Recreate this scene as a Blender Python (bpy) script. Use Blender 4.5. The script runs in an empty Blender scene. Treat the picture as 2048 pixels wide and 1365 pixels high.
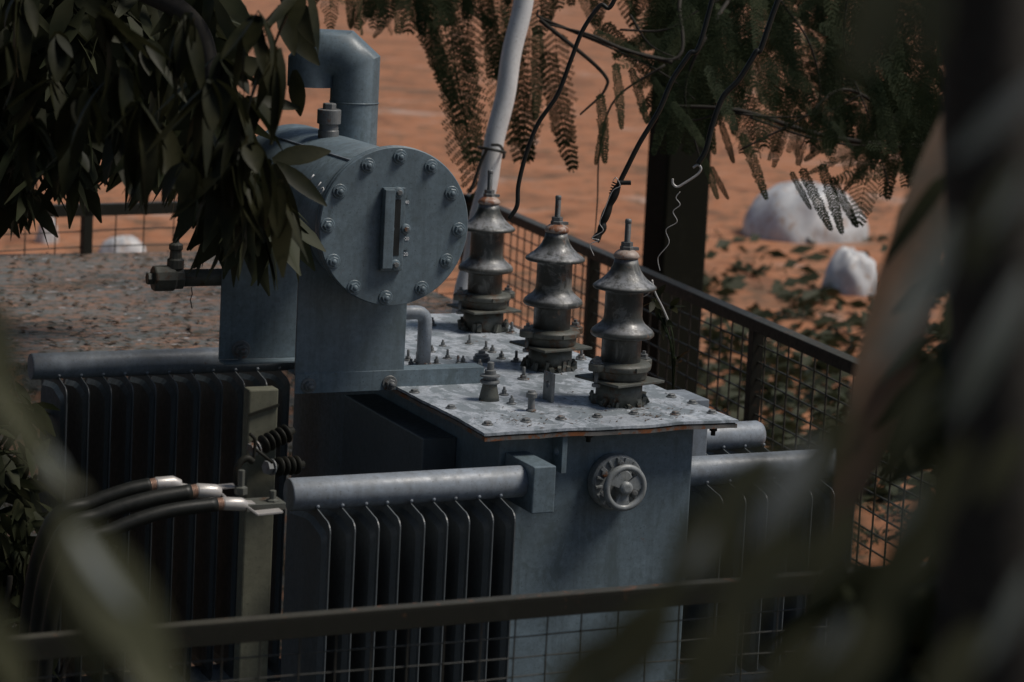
import bpy, math, random
import numpy as np
from mathutils import Vector, Matrix, Quaternion

# ------------------------------------------------------------------ camera
F, CX, CY = 4866.3, 1024.0, 400.0          # focal length and principal point in photo pixels (2048 wide)
CAM = np.array([0.0, 0.0, 2.8])
_W = np.array([11500 - CX, -(347 - CY), -F]); _W /= np.linalg.norm(_W)
_D = np.array([-1240 - CX, 290 + CY, -F]); _D -= _W * _W.dot(_D); _D /= np.linalg.norm(_D)
R = np.array([_W, _D, np.cross(_W, _D)])
sc = bpy.context.scene
COL = sc.collection
cam_d = bpy.data.cameras.new("camera")
cam = bpy.data.objects.new("camera", cam_d)
COL.objects.link(cam)
M4 = Matrix([list(R[0]) + [0], list(R[1]) + [0], list(R[2]) + [0], [0, 0, 0, 1]])
M4.translation = Vector(CAM)
cam.matrix_world = M4
cam_d.sensor_width = 36
cam_d.lens = F / 2048 * 36
cam_d.shift_y = -(682.5 - CY) / 2048
cam_d.clip_start = 0.05
cam_d.clip_end = 1500
cam_d.dof.use_dof = True
cam_d.dof.focus_distance = 6.25
cam_d.dof.aperture_fstop = 4.0
cam_d.dof.aperture_blades = 7
sc.camera = cam

# ------------------------------------------------------------------ light
EL, AZ = math.radians(57), math.radians(62)
SUN = Vector((math.cos(EL) * math.sin(AZ), -math.cos(EL) * math.cos(AZ), math.sin(EL)))
world = bpy.data.worlds.new("World")
sc.world = world
world.use_nodes = True
nt = world.node_tree
sky = nt.nodes.new("ShaderNodeTexSky")
sky.sky_type = 'NISHITA'
sky.sun_disc = False
sky.sun_elevation = EL
sky.sun_rotation = math.atan2(SUN.x, SUN.y)
nt.links.new(sky.outputs[0], nt.nodes["Background"].inputs[0])
nt.nodes["Background"].inputs[1].default_value = 0.09
sun_d = bpy.data.lights.new("sun", 'SUN')
sun_d.energy = 5.0
sun_d.angle = math.radians(20)
sun_d.color = (1.0, 0.93, 0.84)
sun = bpy.data.objects.new("sun", sun_d)
COL.objects.link(sun)
sun.rotation_euler = SUN.to_track_quat('Z', 'Y').to_euler()
sc.view_settings.view_transform = 'Standard'
sc.view_settings.look = 'None'
sc.view_settings.exposure = -0.68
sc.view_settings.gamma = 1.0
sc.view_settings.use_curve_mapping = False

random.seed(7)
rng = np.random.default_rng(7)

# ------------------------------------------------------------------ pixel helpers (photo pixel + a known plane -> point)
def ray(px, py): return R @ np.array([(px - CX) / F, -(py - CY) / F, -1.0])
def onz(px, py, z): d = ray(px, py); return CAM + d * ((z - CAM[2]) / d[2])
def onx(px, py, x): d = ray(px, py); return CAM + d * ((x - CAM[0]) / d[0])
def ony(px, py, y): d = ray(px, py); return CAM + d * ((y - CAM[1]) / d[1])
def dep(px, py, t): return CAM + ray(px, py) * t
def proj(p):
    c = R.T @ (np.array(p, float) - CAM)
    return CX + F * c[0] / -c[2], CY - F * c[1] / -c[2]
RIGHT = R @ np.array([1, 0, 0]); UPV = R @ np.array([0, 1, 0]); BACK = R @ np.array([0, 0, 1])

# ------------------------------------------------------------------ mesh builder
def unit(v): v = np.array(v, float); n = np.linalg.norm(v); return v / n if n > 1e-12 else np.array([0, 0, 1.0])
def frame(d):
    d = unit(d); a = np.array([0, 0, 1.0]) if abs(d[2]) < .95 else np.array([1.0, 0, 0])
    u = unit(np.cross(a, d)); return u, np.cross(d, u), d

class MB:
    def __init__(s): s.v = []; s.f = []; s.sm = []; s.n = 0
    def add(s, vs, fs, smooth=False):
        b = s.n; s.v.append(np.array(vs, float).reshape(-1, 3)); s.n += len(s.v[-1])
        s.f.extend([tuple(i + b for i in f) for f in fs]); s.sm.extend([smooth] * len(fs)); return s
    def box(s, c, size, ax=None):
        c = np.array(c, float); h = np.array(size, float) / 2
        A = np.eye(3) if ax is None else np.array(ax)
        vs = [c + A[0] * h[0] * i + A[1] * h[1] * j + A[2] * h[2] * k for i in (-1, 1) for j in (-1, 1) for k in (-1, 1)]
        return s.add(vs, [(0, 1, 3, 2), (4, 6, 7, 5), (0, 4, 5, 1), (2, 3, 7, 6), (0, 2, 6, 4), (1, 5, 7, 3)])
    def span(s, a, b):
        a = np.array(a, float); b = np.array(b, float); return s.box((a + b) / 2, np.abs(b - a))
    def tube(s, pts, r, n=16, caps=True, smooth=True):
        pts = [np.array(p, float) for p in pts]; m = len(pts)
        rr = [r] * m if np.isscalar(r) else list(r)
        t0 = unit(pts[1] - pts[0]); u, w, _ = frame(t0); rings = []
        for i, p in enumerate(pts):
            t = unit(pts[min(i + 1, m - 1)] - pts[max(i - 1, 0)])
            u = unit(u - t * u.dot(t)); w = np.cross(t, u)
            rings += [p + rr[i] * (math.cos(2 * math.pi * k / n) * u + math.sin(2 * math.pi * k / n) * w) for k in range(n)]
        fs = [(i * n + k, i * n + (k + 1) % n, (i + 1) * n + (k + 1) % n, (i + 1) * n + k) for i in range(m - 1) for k in range(n)]
        s.add(rings, fs, smooth)
        if caps:
            b = s.n - m * n
            s.f.append(tuple(b + k for k in reversed(range(n)))); s.sm.append(False)
            s.f.append(tuple(b + (m - 1) * n + k for k in range(n))); s.sm.append(False)
        return s
    def lathe(s, prof, c=(0, 0, 0), d=(0, 0, 1), n=32, smooth=True, sx=1.0, sy=1.0):
        u, w, d = frame(d); c = np.array(c, float); m = len(prof); vs = []
        for r, h in prof:
            r = max(r, 1e-5)
            vs += [c + d * h + r * (sx * math.cos(2 * math.pi * k / n) * u + sy * math.sin(2 * math.pi * k / n) * w) for k in range(n)]
        fs = [(i * n + k, i * n + (k + 1) % n, (i + 1) * n + (k + 1) % n, (i + 1) * n + k) for i in range(m - 1) for k in range(n)]
        fs += [tuple(reversed(range(n))), tuple((m - 1) * n + k for k in range(n))]
        return s.add(vs, fs, smooth)
    def prism(s, poly, d):
        poly = [np.array(p, float) for p in poly]; d = np.array(d, float); n = len(poly)
        return s.add(poly + [p + d for p in poly], [tuple(reversed(range(n))), tuple(range(n, 2 * n))] + [(i, (i + 1) % n, n + (i + 1) % n, n + i) for i in range(n)])
    def torus(s, c, d, Rr, r, n=40, m=10):
        u, w, d = frame(d); c = np.array(c, float); vs = []
        for i in range(n):
            a = 2 * math.pi * i / n; e = math.cos(a) * u + math.sin(a) * w
            vs += [c + e * (Rr + r * math.cos(2 * math.pi * j / m)) + d * r * math.sin(2 * math.pi * j / m) for j in range(m)]
        return s.add(vs, [(i * m + j, ((i + 1) % n) * m + j, ((i + 1) % n) * m + (j + 1) % m, i * m + (j + 1) % m) for i in range(n) for j in range(m)], True)
    def build(s, name, mat, parent=None, bevel=0, loc=None, rough=0):
        off = np.zeros(3)
        if parent is not None:
            r = parent
            while r.parent: r = r.parent
            off = np.array(r.location)
        V = np.vstack(s.v)
        if loc is not None: off = np.array(loc, float)
        V = V - off
        me = bpy.data.meshes.new(name)
        me.from_pydata(V.tolist(), [], s.f)
        me.polygons.foreach_set('use_smooth', s.sm)
        me.materials.append(mat); me.validate(); me.update()
        o = bpy.data.objects.new(name, me); COL.objects.link(o)
        if loc is not None: o.location = Vector(loc)
        if parent is not None: o.parent = parent
        if bevel:
            b = o.modifiers.new("bevel", 'BEVEL'); b.width = bevel; b.segments = 2; b.limit_method = 'ANGLE'; b.angle_limit = math.radians(40)
        return o

def tag(o, label=None, cat=None, group=None, kind=None):
    if label: o['label'] = label
    if cat: o['category'] = cat
    if group: o['group'] = group
    if kind: o['kind'] = kind
    return o
def empty(name, loc, label, cat, group=None):
    o = bpy.data.objects.new(name, None); COL.objects.link(o); o.location = Vector(loc); o.empty_display_size = .1
    return tag(o, label, cat, group)
def inst(mesh_obj, parent, loc, d=(0, 0, 1), spin=0, scale=1, first=[]):
    """copy of a small part, placed with its own z axis along d"""
    r = parent
    while r.parent: r = r.parent
    o = mesh_obj.copy(); COL.objects.link(o); o.parent = parent
    o.location = Vector(np.array(loc) - np.array(r.location))
    q = Vector(d).to_track_quat('Z', 'Y') @ Quaternion((0, 0, 1), spin)
    o.rotation_mode = 'QUATERNION'; o.rotation_quaternion = q
    o.scale = (scale,) * 3 if np.isscalar(scale) else scale
    return o

# ------------------------------------------------------------------ materials
def mat_new(name):
    m = bpy.data.materials.new(name); m.use_nodes = True
    return m, m.node_tree, m.node_tree.nodes["Principled BSDF"]
def noise(nt, scale, detail=4, rough=.6, vec=None, dist=0):
    t = nt.nodes.new("ShaderNodeTexNoise"); t.inputs["Scale"].default_value = scale
    t.inputs["Detail"].default_value = detail; t.inputs["Roughness"].default_value = rough; t.inputs["Distortion"].default_value = dist
    if vec is None:
        g = nt.nodes.new("ShaderNodeNewGeometry"); vec = g.outputs["Position"]
    nt.links.new(vec, t.inputs["Vector"]); return t.outputs["Fac"]
def ramp(nt, src, stops):
    r = nt.nodes.new("ShaderNodeValToRGB"); e = r.color_ramp.elements
    while len(e) < len(stops): e.new(0.5)
    for i, (p, c) in enumerate(stops):
        e[i].position = p; e[i].color = (c, c, c, 1) if np.isscalar(c) else tuple(c) + (1,)
    nt.links.new(src, r.inputs[0]); return r.outputs[0]
def mix(nt, fac, a, b):
    m = nt.nodes.new("ShaderNodeMix"); m.data_type = 'RGBA'
    if np.isscalar(fac): m.inputs[0].default_value = fac
    else: nt.links.new(fac, m.inputs[0])
    for k, c in ((6, a), (7, b)):
        if isinstance(c, tuple): m.inputs[k].default_value = c + (1,)
        else: nt.links.new(c, m.inputs[k])
    return m.outputs[2]
def bump(nt, bsdf, h, strength=.3, dist=.002):
    b = nt.nodes.new("ShaderNodeBump"); b.inputs["Strength"].default_value = strength; b.inputs["Distance"].default_value = dist
    nt.links.new(h, b.inputs["Height"]); nt.links.new(b.outputs[0], bsdf.inputs["Normal"])
def stretch(nt, s):
    g = nt.nodes.new("ShaderNodeNewGeometry"); m = nt.nodes.new("ShaderNodeMapping"); m.inputs["Scale"].default_value = s
    nt.links.new(g.outputs["Position"], m.inputs[0]); return m.outputs[0]

RUST = (.13, .055, .025)
def dusty_highlight(m, col, lo=.45, hi=.85, amt=.85):  # paints pale highlights, along with dust, onto upward-facing surfaces
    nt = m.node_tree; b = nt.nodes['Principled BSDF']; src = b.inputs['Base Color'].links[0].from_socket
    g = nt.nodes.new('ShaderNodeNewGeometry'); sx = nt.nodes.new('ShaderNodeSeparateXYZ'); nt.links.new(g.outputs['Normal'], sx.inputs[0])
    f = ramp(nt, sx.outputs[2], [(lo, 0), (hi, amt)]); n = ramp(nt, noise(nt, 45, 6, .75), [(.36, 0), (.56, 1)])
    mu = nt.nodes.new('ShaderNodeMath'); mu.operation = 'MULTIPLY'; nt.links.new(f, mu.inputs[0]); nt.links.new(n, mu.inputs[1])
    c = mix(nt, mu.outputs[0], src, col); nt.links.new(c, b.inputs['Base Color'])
def painted(name, base, dark, rust=.62, rough=(.35, .6), grime=.5, metal=0.0, rustcol=RUST, bscale=300, spots=True, spec=.5, patch=0, patchcol=None, bst=.25, fine=170):
    m, nt, b = mat_new(name)
    n1 = ramp(nt, noise(nt, 5, 6, .65), [(.35, 0), (.7, 1)])
    n2 = ramp(nt, noise(nt, 60, 5, .7), [(.35, 0), (.75, 1)])
    c = mix(nt, n1, base, tuple(np.array(base) * (1 - .35 * grime)))
    sp = ramp(nt, noise(nt, fine, 4, .65), [(.60, 0), (.68, 1)])
    mm = nt.nodes.new("ShaderNodeMath"); mm.operation = 'MULTIPLY'; nt.links.new(n2, mm.inputs[0]); mm.inputs[1].default_value = grime * .6
    c = mix(nt, mm.outputs[0], c, dark)
    if spots:
        m3 = nt.nodes.new("ShaderNodeMath"); m3.operation = 'MULTIPLY'; nt.links.new(sp, m3.inputs[0]); m3.inputs[1].default_value = .7
        c = mix(nt, m3.outputs[0], c, dark)
    st = ramp(nt, noise(nt, 1, 5, .7, stretch(nt, (38, 38, 2.2))), [(.50, 0), (.72, 1)])
    m4 = nt.nodes.new("ShaderNodeMath"); m4.operation = 'MULTIPLY'; nt.links.new(st, m4.inputs[0]); m4.inputs[1].default_value = grime * .55
    c = mix(nt, m4.outputs[0], c, dark)
    pale = ramp(nt, noise(nt, 9, 6, .7), [(.56, 0), (.70, 1)])
    m5 = nt.nodes.new("ShaderNodeMath"); m5.operation = 'MULTIPLY'; nt.links.new(pale, m5.inputs[0]); m5.inputs[1].default_value = .35
    c = mix(nt, m5.outputs[0], c, tuple(min(.9, 1.45 * q + .01) for q in base))
    if patch:
        pf = ramp(nt, noise(nt, 9, 8, .72, stretch(nt, (1.8, 1, 1)), .6), [(.60 - patch * .2, 0), (.66 - patch * .2, .85)])
        c = mix(nt, pf, c, patchcol or dark)
    rf = ramp(nt, noise(nt, 22, 8, .75), [(rust, 0), (rust + .06, 1)])
    c = mix(nt, rf, c, rustcol)
    nt.links.new(c, b.inputs["Base Color"])
    rr = nt.nodes.new("ShaderNodeMapRange"); rr.inputs[3].default_value = rough[0]; rr.inputs[4].default_value = rough[1]
    nt.links.new(n2, rr.inputs[0]); nt.links.new(rr.outputs[0], b.inputs["Roughness"])
    b.inputs["Metallic"].default_value = metal; b.inputs["Specular IOR Level"].default_value = spec
    bump(nt, b, noise(nt, bscale, 3, .6), bst, .001)
    return m
GREY = (.158, .212, .248)
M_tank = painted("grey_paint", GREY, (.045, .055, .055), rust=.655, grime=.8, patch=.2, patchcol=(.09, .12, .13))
M_lidtop = painted("lit_lid_paint", (.60, .65, .72), (.11, .13, .14), rust=.625, rough=(.28, .6), grime=1.1, patch=.62, patchcol=(.18, .21, .23))  # paler copy of the grey: top light and sky reflection painted in
M_edge = painted("rusty_edge", (.20, .19, .18), (.05, .04, .03), rust=.50, grime=.8, rustcol=(.20, .075, .03))
M_fin = painted("shaded_fin_paint", (.11, .125, .135), (.045, .05, .045), rust=.75, grime=.5)  # darker copy of the grey: shade on the plates painted in
M_tube = painted("lit_tube_paint", (.27, .31, .36), (.09, .09, .085), rust=.66, rough=(.38, .6), grime=.8, patch=.18, patchcol=(.19, .21, .23))  # lighter copy of the grey: light from above painted into the tubes
M_bolt = painted("bolt_metal", (.17, .18, .185), (.05, .05, .045), rust=.56, rough=(.35, .6), grime=.8)
M_rail = painted("dark_rail", (.016, .016, .012), (.010, .009, .007), rust=.60, rough=(.5, .75), grime=.5, rustcol=(.05, .028, .016), spec=.2)
M_railtop = painted("lit_rail", (.055, .052, .038), (.03, .025, .018), rust=.58, rough=(.4, .6), grime=.8, rustcol=(.14, .07, .04))  # lighter rail colour: the light its top catches is painted in
M_wire = painted("mesh_wire", (.03, .03, .024), (.02, .02, .015), rust=.6, rough=(.5, .7), grime=.5, rustcol=(.06, .035, .02))
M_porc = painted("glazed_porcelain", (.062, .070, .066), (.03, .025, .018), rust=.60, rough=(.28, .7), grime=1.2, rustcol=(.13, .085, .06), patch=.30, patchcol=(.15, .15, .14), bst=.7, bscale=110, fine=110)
dusty_highlight(M_porc, (.30, .31, .33))  # bright shed tops put into the porcelain colour
M_castiron = painted("cast_iron", (.11, .115, .10), (.03, .03, .022), rust=.54, rough=(.45, .7), grime=.9, rustcol=(.07, .04, .022))
M_cap = painted("pale_rusty_cap", (.45, .36, .31), (.1, .07, .05), rust=.50, rough=(.4, .6), grime=.6, rustcol=(.22, .09, .045))
M_wheel = painted("handwheel_metal", (.30, .32, .33), (.07, .075, .06), rust=.66, rough=(.3, .55), grime=.9)
M_slot = painted("gauge_dark", (.012, .014, .014), (.008, .008, .008), rust=.9, grime=.2)
M_black = painted("black_rubber", (.012, .013, .011), (.02, .02, .018), rust=.95, rough=(.38, .6), grime=.5, spec=.3)
M_lug = painted("tinned_lug", (.52, .50, .48), (.25, .2, .16), rust=.72, rough=(.3, .5), grime=.4, metal=.3, rustcol=(.35, .16, .09))
M_copper = painted("copper_strand", (.42, .27, .20), (.2, .1, .06), rust=.8, rough=(.35, .5), grime=.4, metal=.4)
M_white = painted("white_pole", (.80, .80, .80), (.3, .28, .25), rust=.85, grime=.3)
M_stone = painted("white_stone", (.62, .62, .62), (.30, .32, .34), rust=.8, grime=.8, rustcol=(.3, .17, .1), patch=.3, patchcol=(.36, .27, .21), bscale=8, bst=1.0)
M_post = painted("weathered_post", (.13, .13, .09), (.05, .048, .035), rust=.72, rough=(.7, .9), grime=.8)
M_pole = painted("dark_post", (.012, .013, .009), (.008, .009, .006), rust=.9, rough=(.8, .95), grime=.6, spec=.1)
M_chalk, _n, _b = mat_new("chalk"); _b.inputs["Base Color"].default_value = (.75, .75, .76, 1); _b.inputs["Roughness"].default_value = .9
M_chalk2, _n, _b = mat_new("faint_chalk"); _b.inputs["Base Color"].default_value = (.30, .30, .27, 1); _b.inputs["Roughness"].default_value = .9
M_bark = painted("bark", (.03, .025, .018), (.012, .01, .008), rust=.9, rough=(.8, .95), grime=.8)
M_litter = painted("dry_leaf", (.09, .055, .03), (.03, .02, .012), rust=.7, rough=(.6, .8), grime=.6, rustcol=(.2, .09, .04))

def leafmat(name, a, b_, rough=.4, spec=.5):
    m, nt, b = mat_new(name)
    c = mix(nt, ramp(nt, noise(nt, 9, 3, .6), [(.35, 0), (.65, 1)]), a, b_)
    nt.links.new(c, b.inputs["Base Color"]); b.inputs["Roughness"].default_value = rough
    b.inputs["Specular IOR Level"].default_value = spec
    v2 = ramp(nt, noise(nt, 60, 4, .6), [(.60, 0), (.72, .7)]); c = mix(nt, v2, c, (a[0] * 1.25, a[1] * 1.15, a[2])); nt.links.new(c, b.inputs["Base Color"])
    tr_ = nt.nodes.new("ShaderNodeBsdfTranslucent"); nt.links.new(c, tr_.inputs[0]); ms = nt.nodes.new("ShaderNodeMixShader"); ms.inputs[0].default_value = .25
    nt.links.new(b.outputs[0], ms.inputs[1]); nt.links.new(tr_.outputs[0], ms.inputs[2]); nt.links.new(ms.outputs[0], nt.nodes["Material Output"].inputs["Surface"])
    return m
M_leaf = leafmat("dark_leaf", (.009, .012, .005), (.034, .033, .015), .5, .14)
M_leafd = leafmat("deep_leaf", (.030, .038, .018), (.048, .050, .026), .6, .2)
M_frond = leafmat("frond_leaf", (.018, .030, .012), (.046, .058, .026), .65, .15)
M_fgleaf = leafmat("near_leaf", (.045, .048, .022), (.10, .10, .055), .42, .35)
M_fgshine = leafmat("near_lit_leaf", (.13, .15, .13), (.26, .28, .27), .3, .8)  # glossy, with leaf highlights painted in as a paler colour
M_dry = leafmat("tan_leaf", (.26, .165, .11), (.12, .11, .085), .45)

# ground
def ground_mat():
    m, nt, b = mat_new("orange_soil")
    v = stretch(nt, (1, 1, 1))
    n1 = ramp(nt, noise(nt, .9, 6, .62, v, .8), [(.38, (.18, .07, .03)), (.46, (.33, .13, .055)), (.60, (.36, .15, .07)), (.70, (.40, .31, .26))])  # pale end of the ramp paints sun dapples into the soil
    n2 = ramp(nt, noise(nt, 6, 5, .7, v), [(.45, 0), (.72, 1)])
    m2 = nt.nodes.new("ShaderNodeMath"); m2.operation = 'MULTIPLY'; nt.links.new(n2, m2.inputs[0]); m2.inputs[1].default_value = .50
    c = mix(nt, m2.outputs[0], n1, (.38, .225, .145))
    n3 = ramp(nt, noise(nt, .8, 5, .65, v, 1.0), [(.53, 0), (.64, .8)])  # these dark noise patches paint dappled shade into the soil colour
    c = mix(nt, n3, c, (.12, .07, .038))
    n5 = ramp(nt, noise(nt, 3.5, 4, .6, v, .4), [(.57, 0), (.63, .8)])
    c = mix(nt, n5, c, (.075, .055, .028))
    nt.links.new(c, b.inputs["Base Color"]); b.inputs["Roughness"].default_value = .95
    bump(nt, b, noise(nt, 12, 5, .7), .6, .03)
    return m
def slab_mat():
    m, nt, b = mat_new("littered_concrete")
    v = stretch(nt, (.45, 1, 1))
    n1 = ramp(nt, noise(nt, 4, 5, .6, v), [(.32, (.03, .032, .022)), (.48, (.10, .11, .11)), (.62, (.14, .145, .14)), (.75, (.13, .08, .055))])
    n2 = ramp(nt, noise(nt, 30, 5, .75, v, .5), [(.47, 0), (.58, 1)])
    c = mix(nt, n2, n1, (.24, .135, .09))
    n3 = ramp(nt, noise(nt, 25, 4, .7, stretch(nt, (1.3, 1.1, 1))), [(.53, 0), (.60, 1)])
    c = mix(nt, n3, c, (.035, .035, .022))
    n4 = ramp(nt, noise(nt, 14, 3, .6, stretch(nt, (.8, 1.4, 1))), [(.655, 0), (.68, 1)])
    c = mix(nt, n4, c, (.40, .40, .41))
    nt.links.new(c, b.inputs["Base Color"]); b.inputs["Roughness"].default_value = .9
    bump(nt, b, noise(nt, 45, 5, .7), .7, .01)
    return m
M_ground = ground_mat(); M_slab = slab_mat()

# ================================================================== SETTING
g = MB(); N = 60
xs = np.linspace(-400, 400, N)
gv = [(x, y, 0) for y in np.linspace(-60, 740, N) for x in xs]
g.add(gv, [(j * N + i, j * N + i + 1, (j + 1) * N + i + 1, (j + 1) * N + i) for j in range(N - 1) for i in range(N - 1)], True)
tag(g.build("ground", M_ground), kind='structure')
m, nt_, bb = mat_new("dark_pad"); c_ = ramp(nt_, noise(nt_, 60, 5, .7), [(.35, (.02, .022, .016)), (.7, (.06, .06, .05))]); nt_.links.new(c_, bb.inputs["Base Color"]); bb.inputs["Roughness"].default_value = .95; bump(nt_, bb, noise(nt_, 60, 4, .7), .8, .02)
M_darkpad = m
m = MB(); m.add([(-14, -14, .004), (12, -14, .004), (12, 4.6, .004), (4.4, 4.7, .004), (4.4, 10.6, .004), (-14, 11.2, .004)], [(0, 1, 2, 3, 4, 5)])
tag(m.build("bounce_cut_pad", M_darkpad), kind='structure')  # mostly unseen dark pad, added to cut orange bounce off the soil

# ================================================================== TRANSFORMER
ZL = 1.55                                   # top of the lid
XL0, XL1, YL0, YL1 = 2.41, 3.116, 5.235, 6.85
XT0, XT1, YT0, YT1 = 2.484, 3.027, 5.299, 6.78
tr = empty("transformer", (2.75, 6.0, .25), "old grey oil-filled transformer with round gauge cover and three porcelain bushings on its lid", "transformer")

b = MB(); b.span((XT0, YT0, .30), (XT1, YT1, 1.527)); b.build("tank", M_tank, tr, bevel=.006)
b = MB()
for x in (XT0 + .1, XT1 - .1): b.span((x - .04, YT0 - .05, .2505), (x + .04, YT1 + .05, .2995))
b.build("base_channel", M_rail, tr, bevel=.004)
# lid with a slightly warped surface
nx, ny = 40, 70
def lidz(x, y):
    e = math.exp(-((y - YL0) / .05) ** 2)
    return .0010 * math.sin(x * 13 + y * 5) + .0008 * math.sin(y * 17 - x * 4) + e * (.0016 * math.sin(x * 17 + .6) + .0008 * math.sin(x * 41) - .001)
def sheet(z0, th, inset, name, mat, jag=0):
    m = MB(); vs = []
    X = np.linspace(XL0 + inset, XL1 - inset, nx); Y = np.linspace(YL0 + inset, YL1 - inset, ny)
    for k in (0, 1):
        for j, y in enumerate(Y):
            for i, x in enumerate(X):
                jx = jag * (math.sin(y * 90) + math.sin(y * 41)) if i in (0, nx - 1) else 0
                jy = jag * (math.sin(x * 90) + math.sin(x * 37)) if j in (0, ny - 1) else 0
                vs.append((x + jx, y + jy, z0 + lidz(x, y) - (th if k else 0)))
    q = nx * ny; fs = []
    for j in range(ny - 1):
        for i in range(nx - 1):
            a = j * nx + i; fs.append((a, a + 1, a + nx + 1, a + nx)); fs.append((q + a, q + a + nx, q + a + nx + 1, q + a + 1))
    for i in range(nx - 1):
        fs.append((i, q + i, q + i + 1, i + 1)); a = (ny - 1) * nx + i; fs.append((a, a + 1, q + a + 1, q + a))
    for j in range(ny - 1):
        a = j * nx; fs.append((a, a + nx, q + a + nx, q + a)); a = j * nx + nx - 1; fs.append((a, q + a, q + a + nx, a + nx))
    m.add(vs, fs); return m.build(name, mat, tr)
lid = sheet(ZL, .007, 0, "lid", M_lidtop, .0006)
sheet(ZL - .0075, .003, .006, "lid_gasket", M_slot, .001)
sheet(ZL - .011, .010, .002, "tank_flange", M_edge, .0008)

# ---- bolts: prototypes (origin at the seat, axis +z)
def hexbolt(r=.012, h=.009, washer=.018, stud=0, dome=False):
    m = MB()
    if washer: m.lathe([(washer, 0), (washer, .002), (washer * .93, .0032)], n=20, smooth=False)
    m.lathe([(r, .002), (r, .002 + h * .8), (r * .86, .002 + h)], n=6, smooth=False)
    if stud: m.lathe([(r * .5, .003), (r * .5, .002 + h + stud), (r * .35, .004 + h + stud)], n=10, smooth=True)
    return m
def proto(m, name, mat, parent):
    return m, name, mat, parent
class Proto:
    def __init__(s, m, name, mat): s.m = m; s.name = name; s.mat = mat; s.o = None
    def put(s, parent, loc, d=(0, 0, 1), spin=None, scale=1):
        if spin is None: spin = random.uniform(0, 1.05)
        r = parent
        while r.parent: r = r.parent
        if s.o is None:
            s.o = s.m.build(s.name, s.mat); o = s.o
        else:
            o = s.o.copy(); COL.objects.link(o)
        o.parent = parent
        o.location = Vector(np.array(loc, float) - np.array(r.location))
        o.rotation_mode = 'QUATERNION'
        o.rotation_quaternion = Vector(d).to_track_quat('Z', 'Y') @ Quaternion((0, 0, 1), spin)
        o.scale = (scale,) * 3 if np.isscalar(scale) else scale
        return o
P_rim = Proto(hexbolt(.010, .007, .014), "rim_bolt", M_bolt)
P_stud = Proto(hexbolt(.0085, .009, .015, stud=.018), "lid_stud", M_bolt)
P_stud2 = Proto(hexbolt(.007, .012, .013, stud=.006), "lid_stud", M_bolt)
def onlid(px, py):
    p = onz(px, py, ZL); return np.array([p[0], p[1], ZL + lidz(p[0], p[1]) + .0003])
for px, py in ((902, 818), (975, 850), (1052, 843), (1122, 838), (1195, 834), (1268, 829), (1351, 830), (1424, 827),
               (1343, 794), (829, 785), (1385, 806)):
    P_rim.put(tr, onlid(px, py), spin=.3)
m = MB(); m.lathe([(.010, 0), (.010, -.010), (.006, -.011), (.006, -.022)], n=8, smooth=False)
PN = Proto(m, "rim_nut", M_rail)
for px, py in ((1430, 838), (1180, 850)):
    p = onlid(px, py); PN.put(tr, (p[0], YL0 + .03, ZL - .022), d=(0, 0, 1))
for k, (cx_, cy_) in enumerate(((230, 455), (335, 462), (395, 430), (370, 362), (515, 350), (480, 455), (605, 385), (690, 428), (770, 445), (570, 485),
        (810, 545), (865, 495), (180, 440), (310, 395), (1125, 438), (195, 475), (260, 480), (312, 250), (452, 470), (640, 395), (745, 290))):
    (P_stud if k % 2 == 0 else P_stud2).put(tr, onlid(750 + cx_ / 2.73, 560 + cy_ / 2.73), scale=random.uniform(.85, 1.15))
P_stud2.put(tr, onlid(1023, 808)); P_stud2.put(tr, onlid(1008, 790)); P_rim.put(tr, onlid(1162, 716))
# small round hand-hole cover
p = onlid(963, 722); m = MB(); m.lathe([(.024, 0), (.024, .012), (.020, .014), (.020, .020), (.010, .022), (.010, .030)], c=p, n=24, smooth=False)
m.build("filler_plug", M_bolt, tr, bevel=.001)
# little earthing insulator at the front of the lid
p = onlid(978, 800)
m = MB(); m.lathe([(.027, 0), (.025, .012), (.019, .040), (.020, .044)], c=p, n=24)
ins = m.build("small_insulator", M_castiron, tr)
m = MB(); m.lathe([(.024, .044), (.026, .048), (.024, .053), (.018, .054), (.018, .060), (.026, .062), (.026, .066), (.015, .068), (.015, .078), (.009, .080), (.009, .098), (.006, .100)], c=p, n=20, smooth=False)
m.build("terminal_nut", M_bolt, ins)
# thermometer pocket
p = onlid(1062, 822); m = MB(); m.lathe([(.013, 0), (.013, .004), (.009, .005), (.009, .034), (.014, .035), (.0145, .046), (.010, .049), (.010, .052)], c=p, n=20, smooth=False)
m.build("thermometer_pocket", M_bolt, tr, bevel=.0008)
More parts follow.
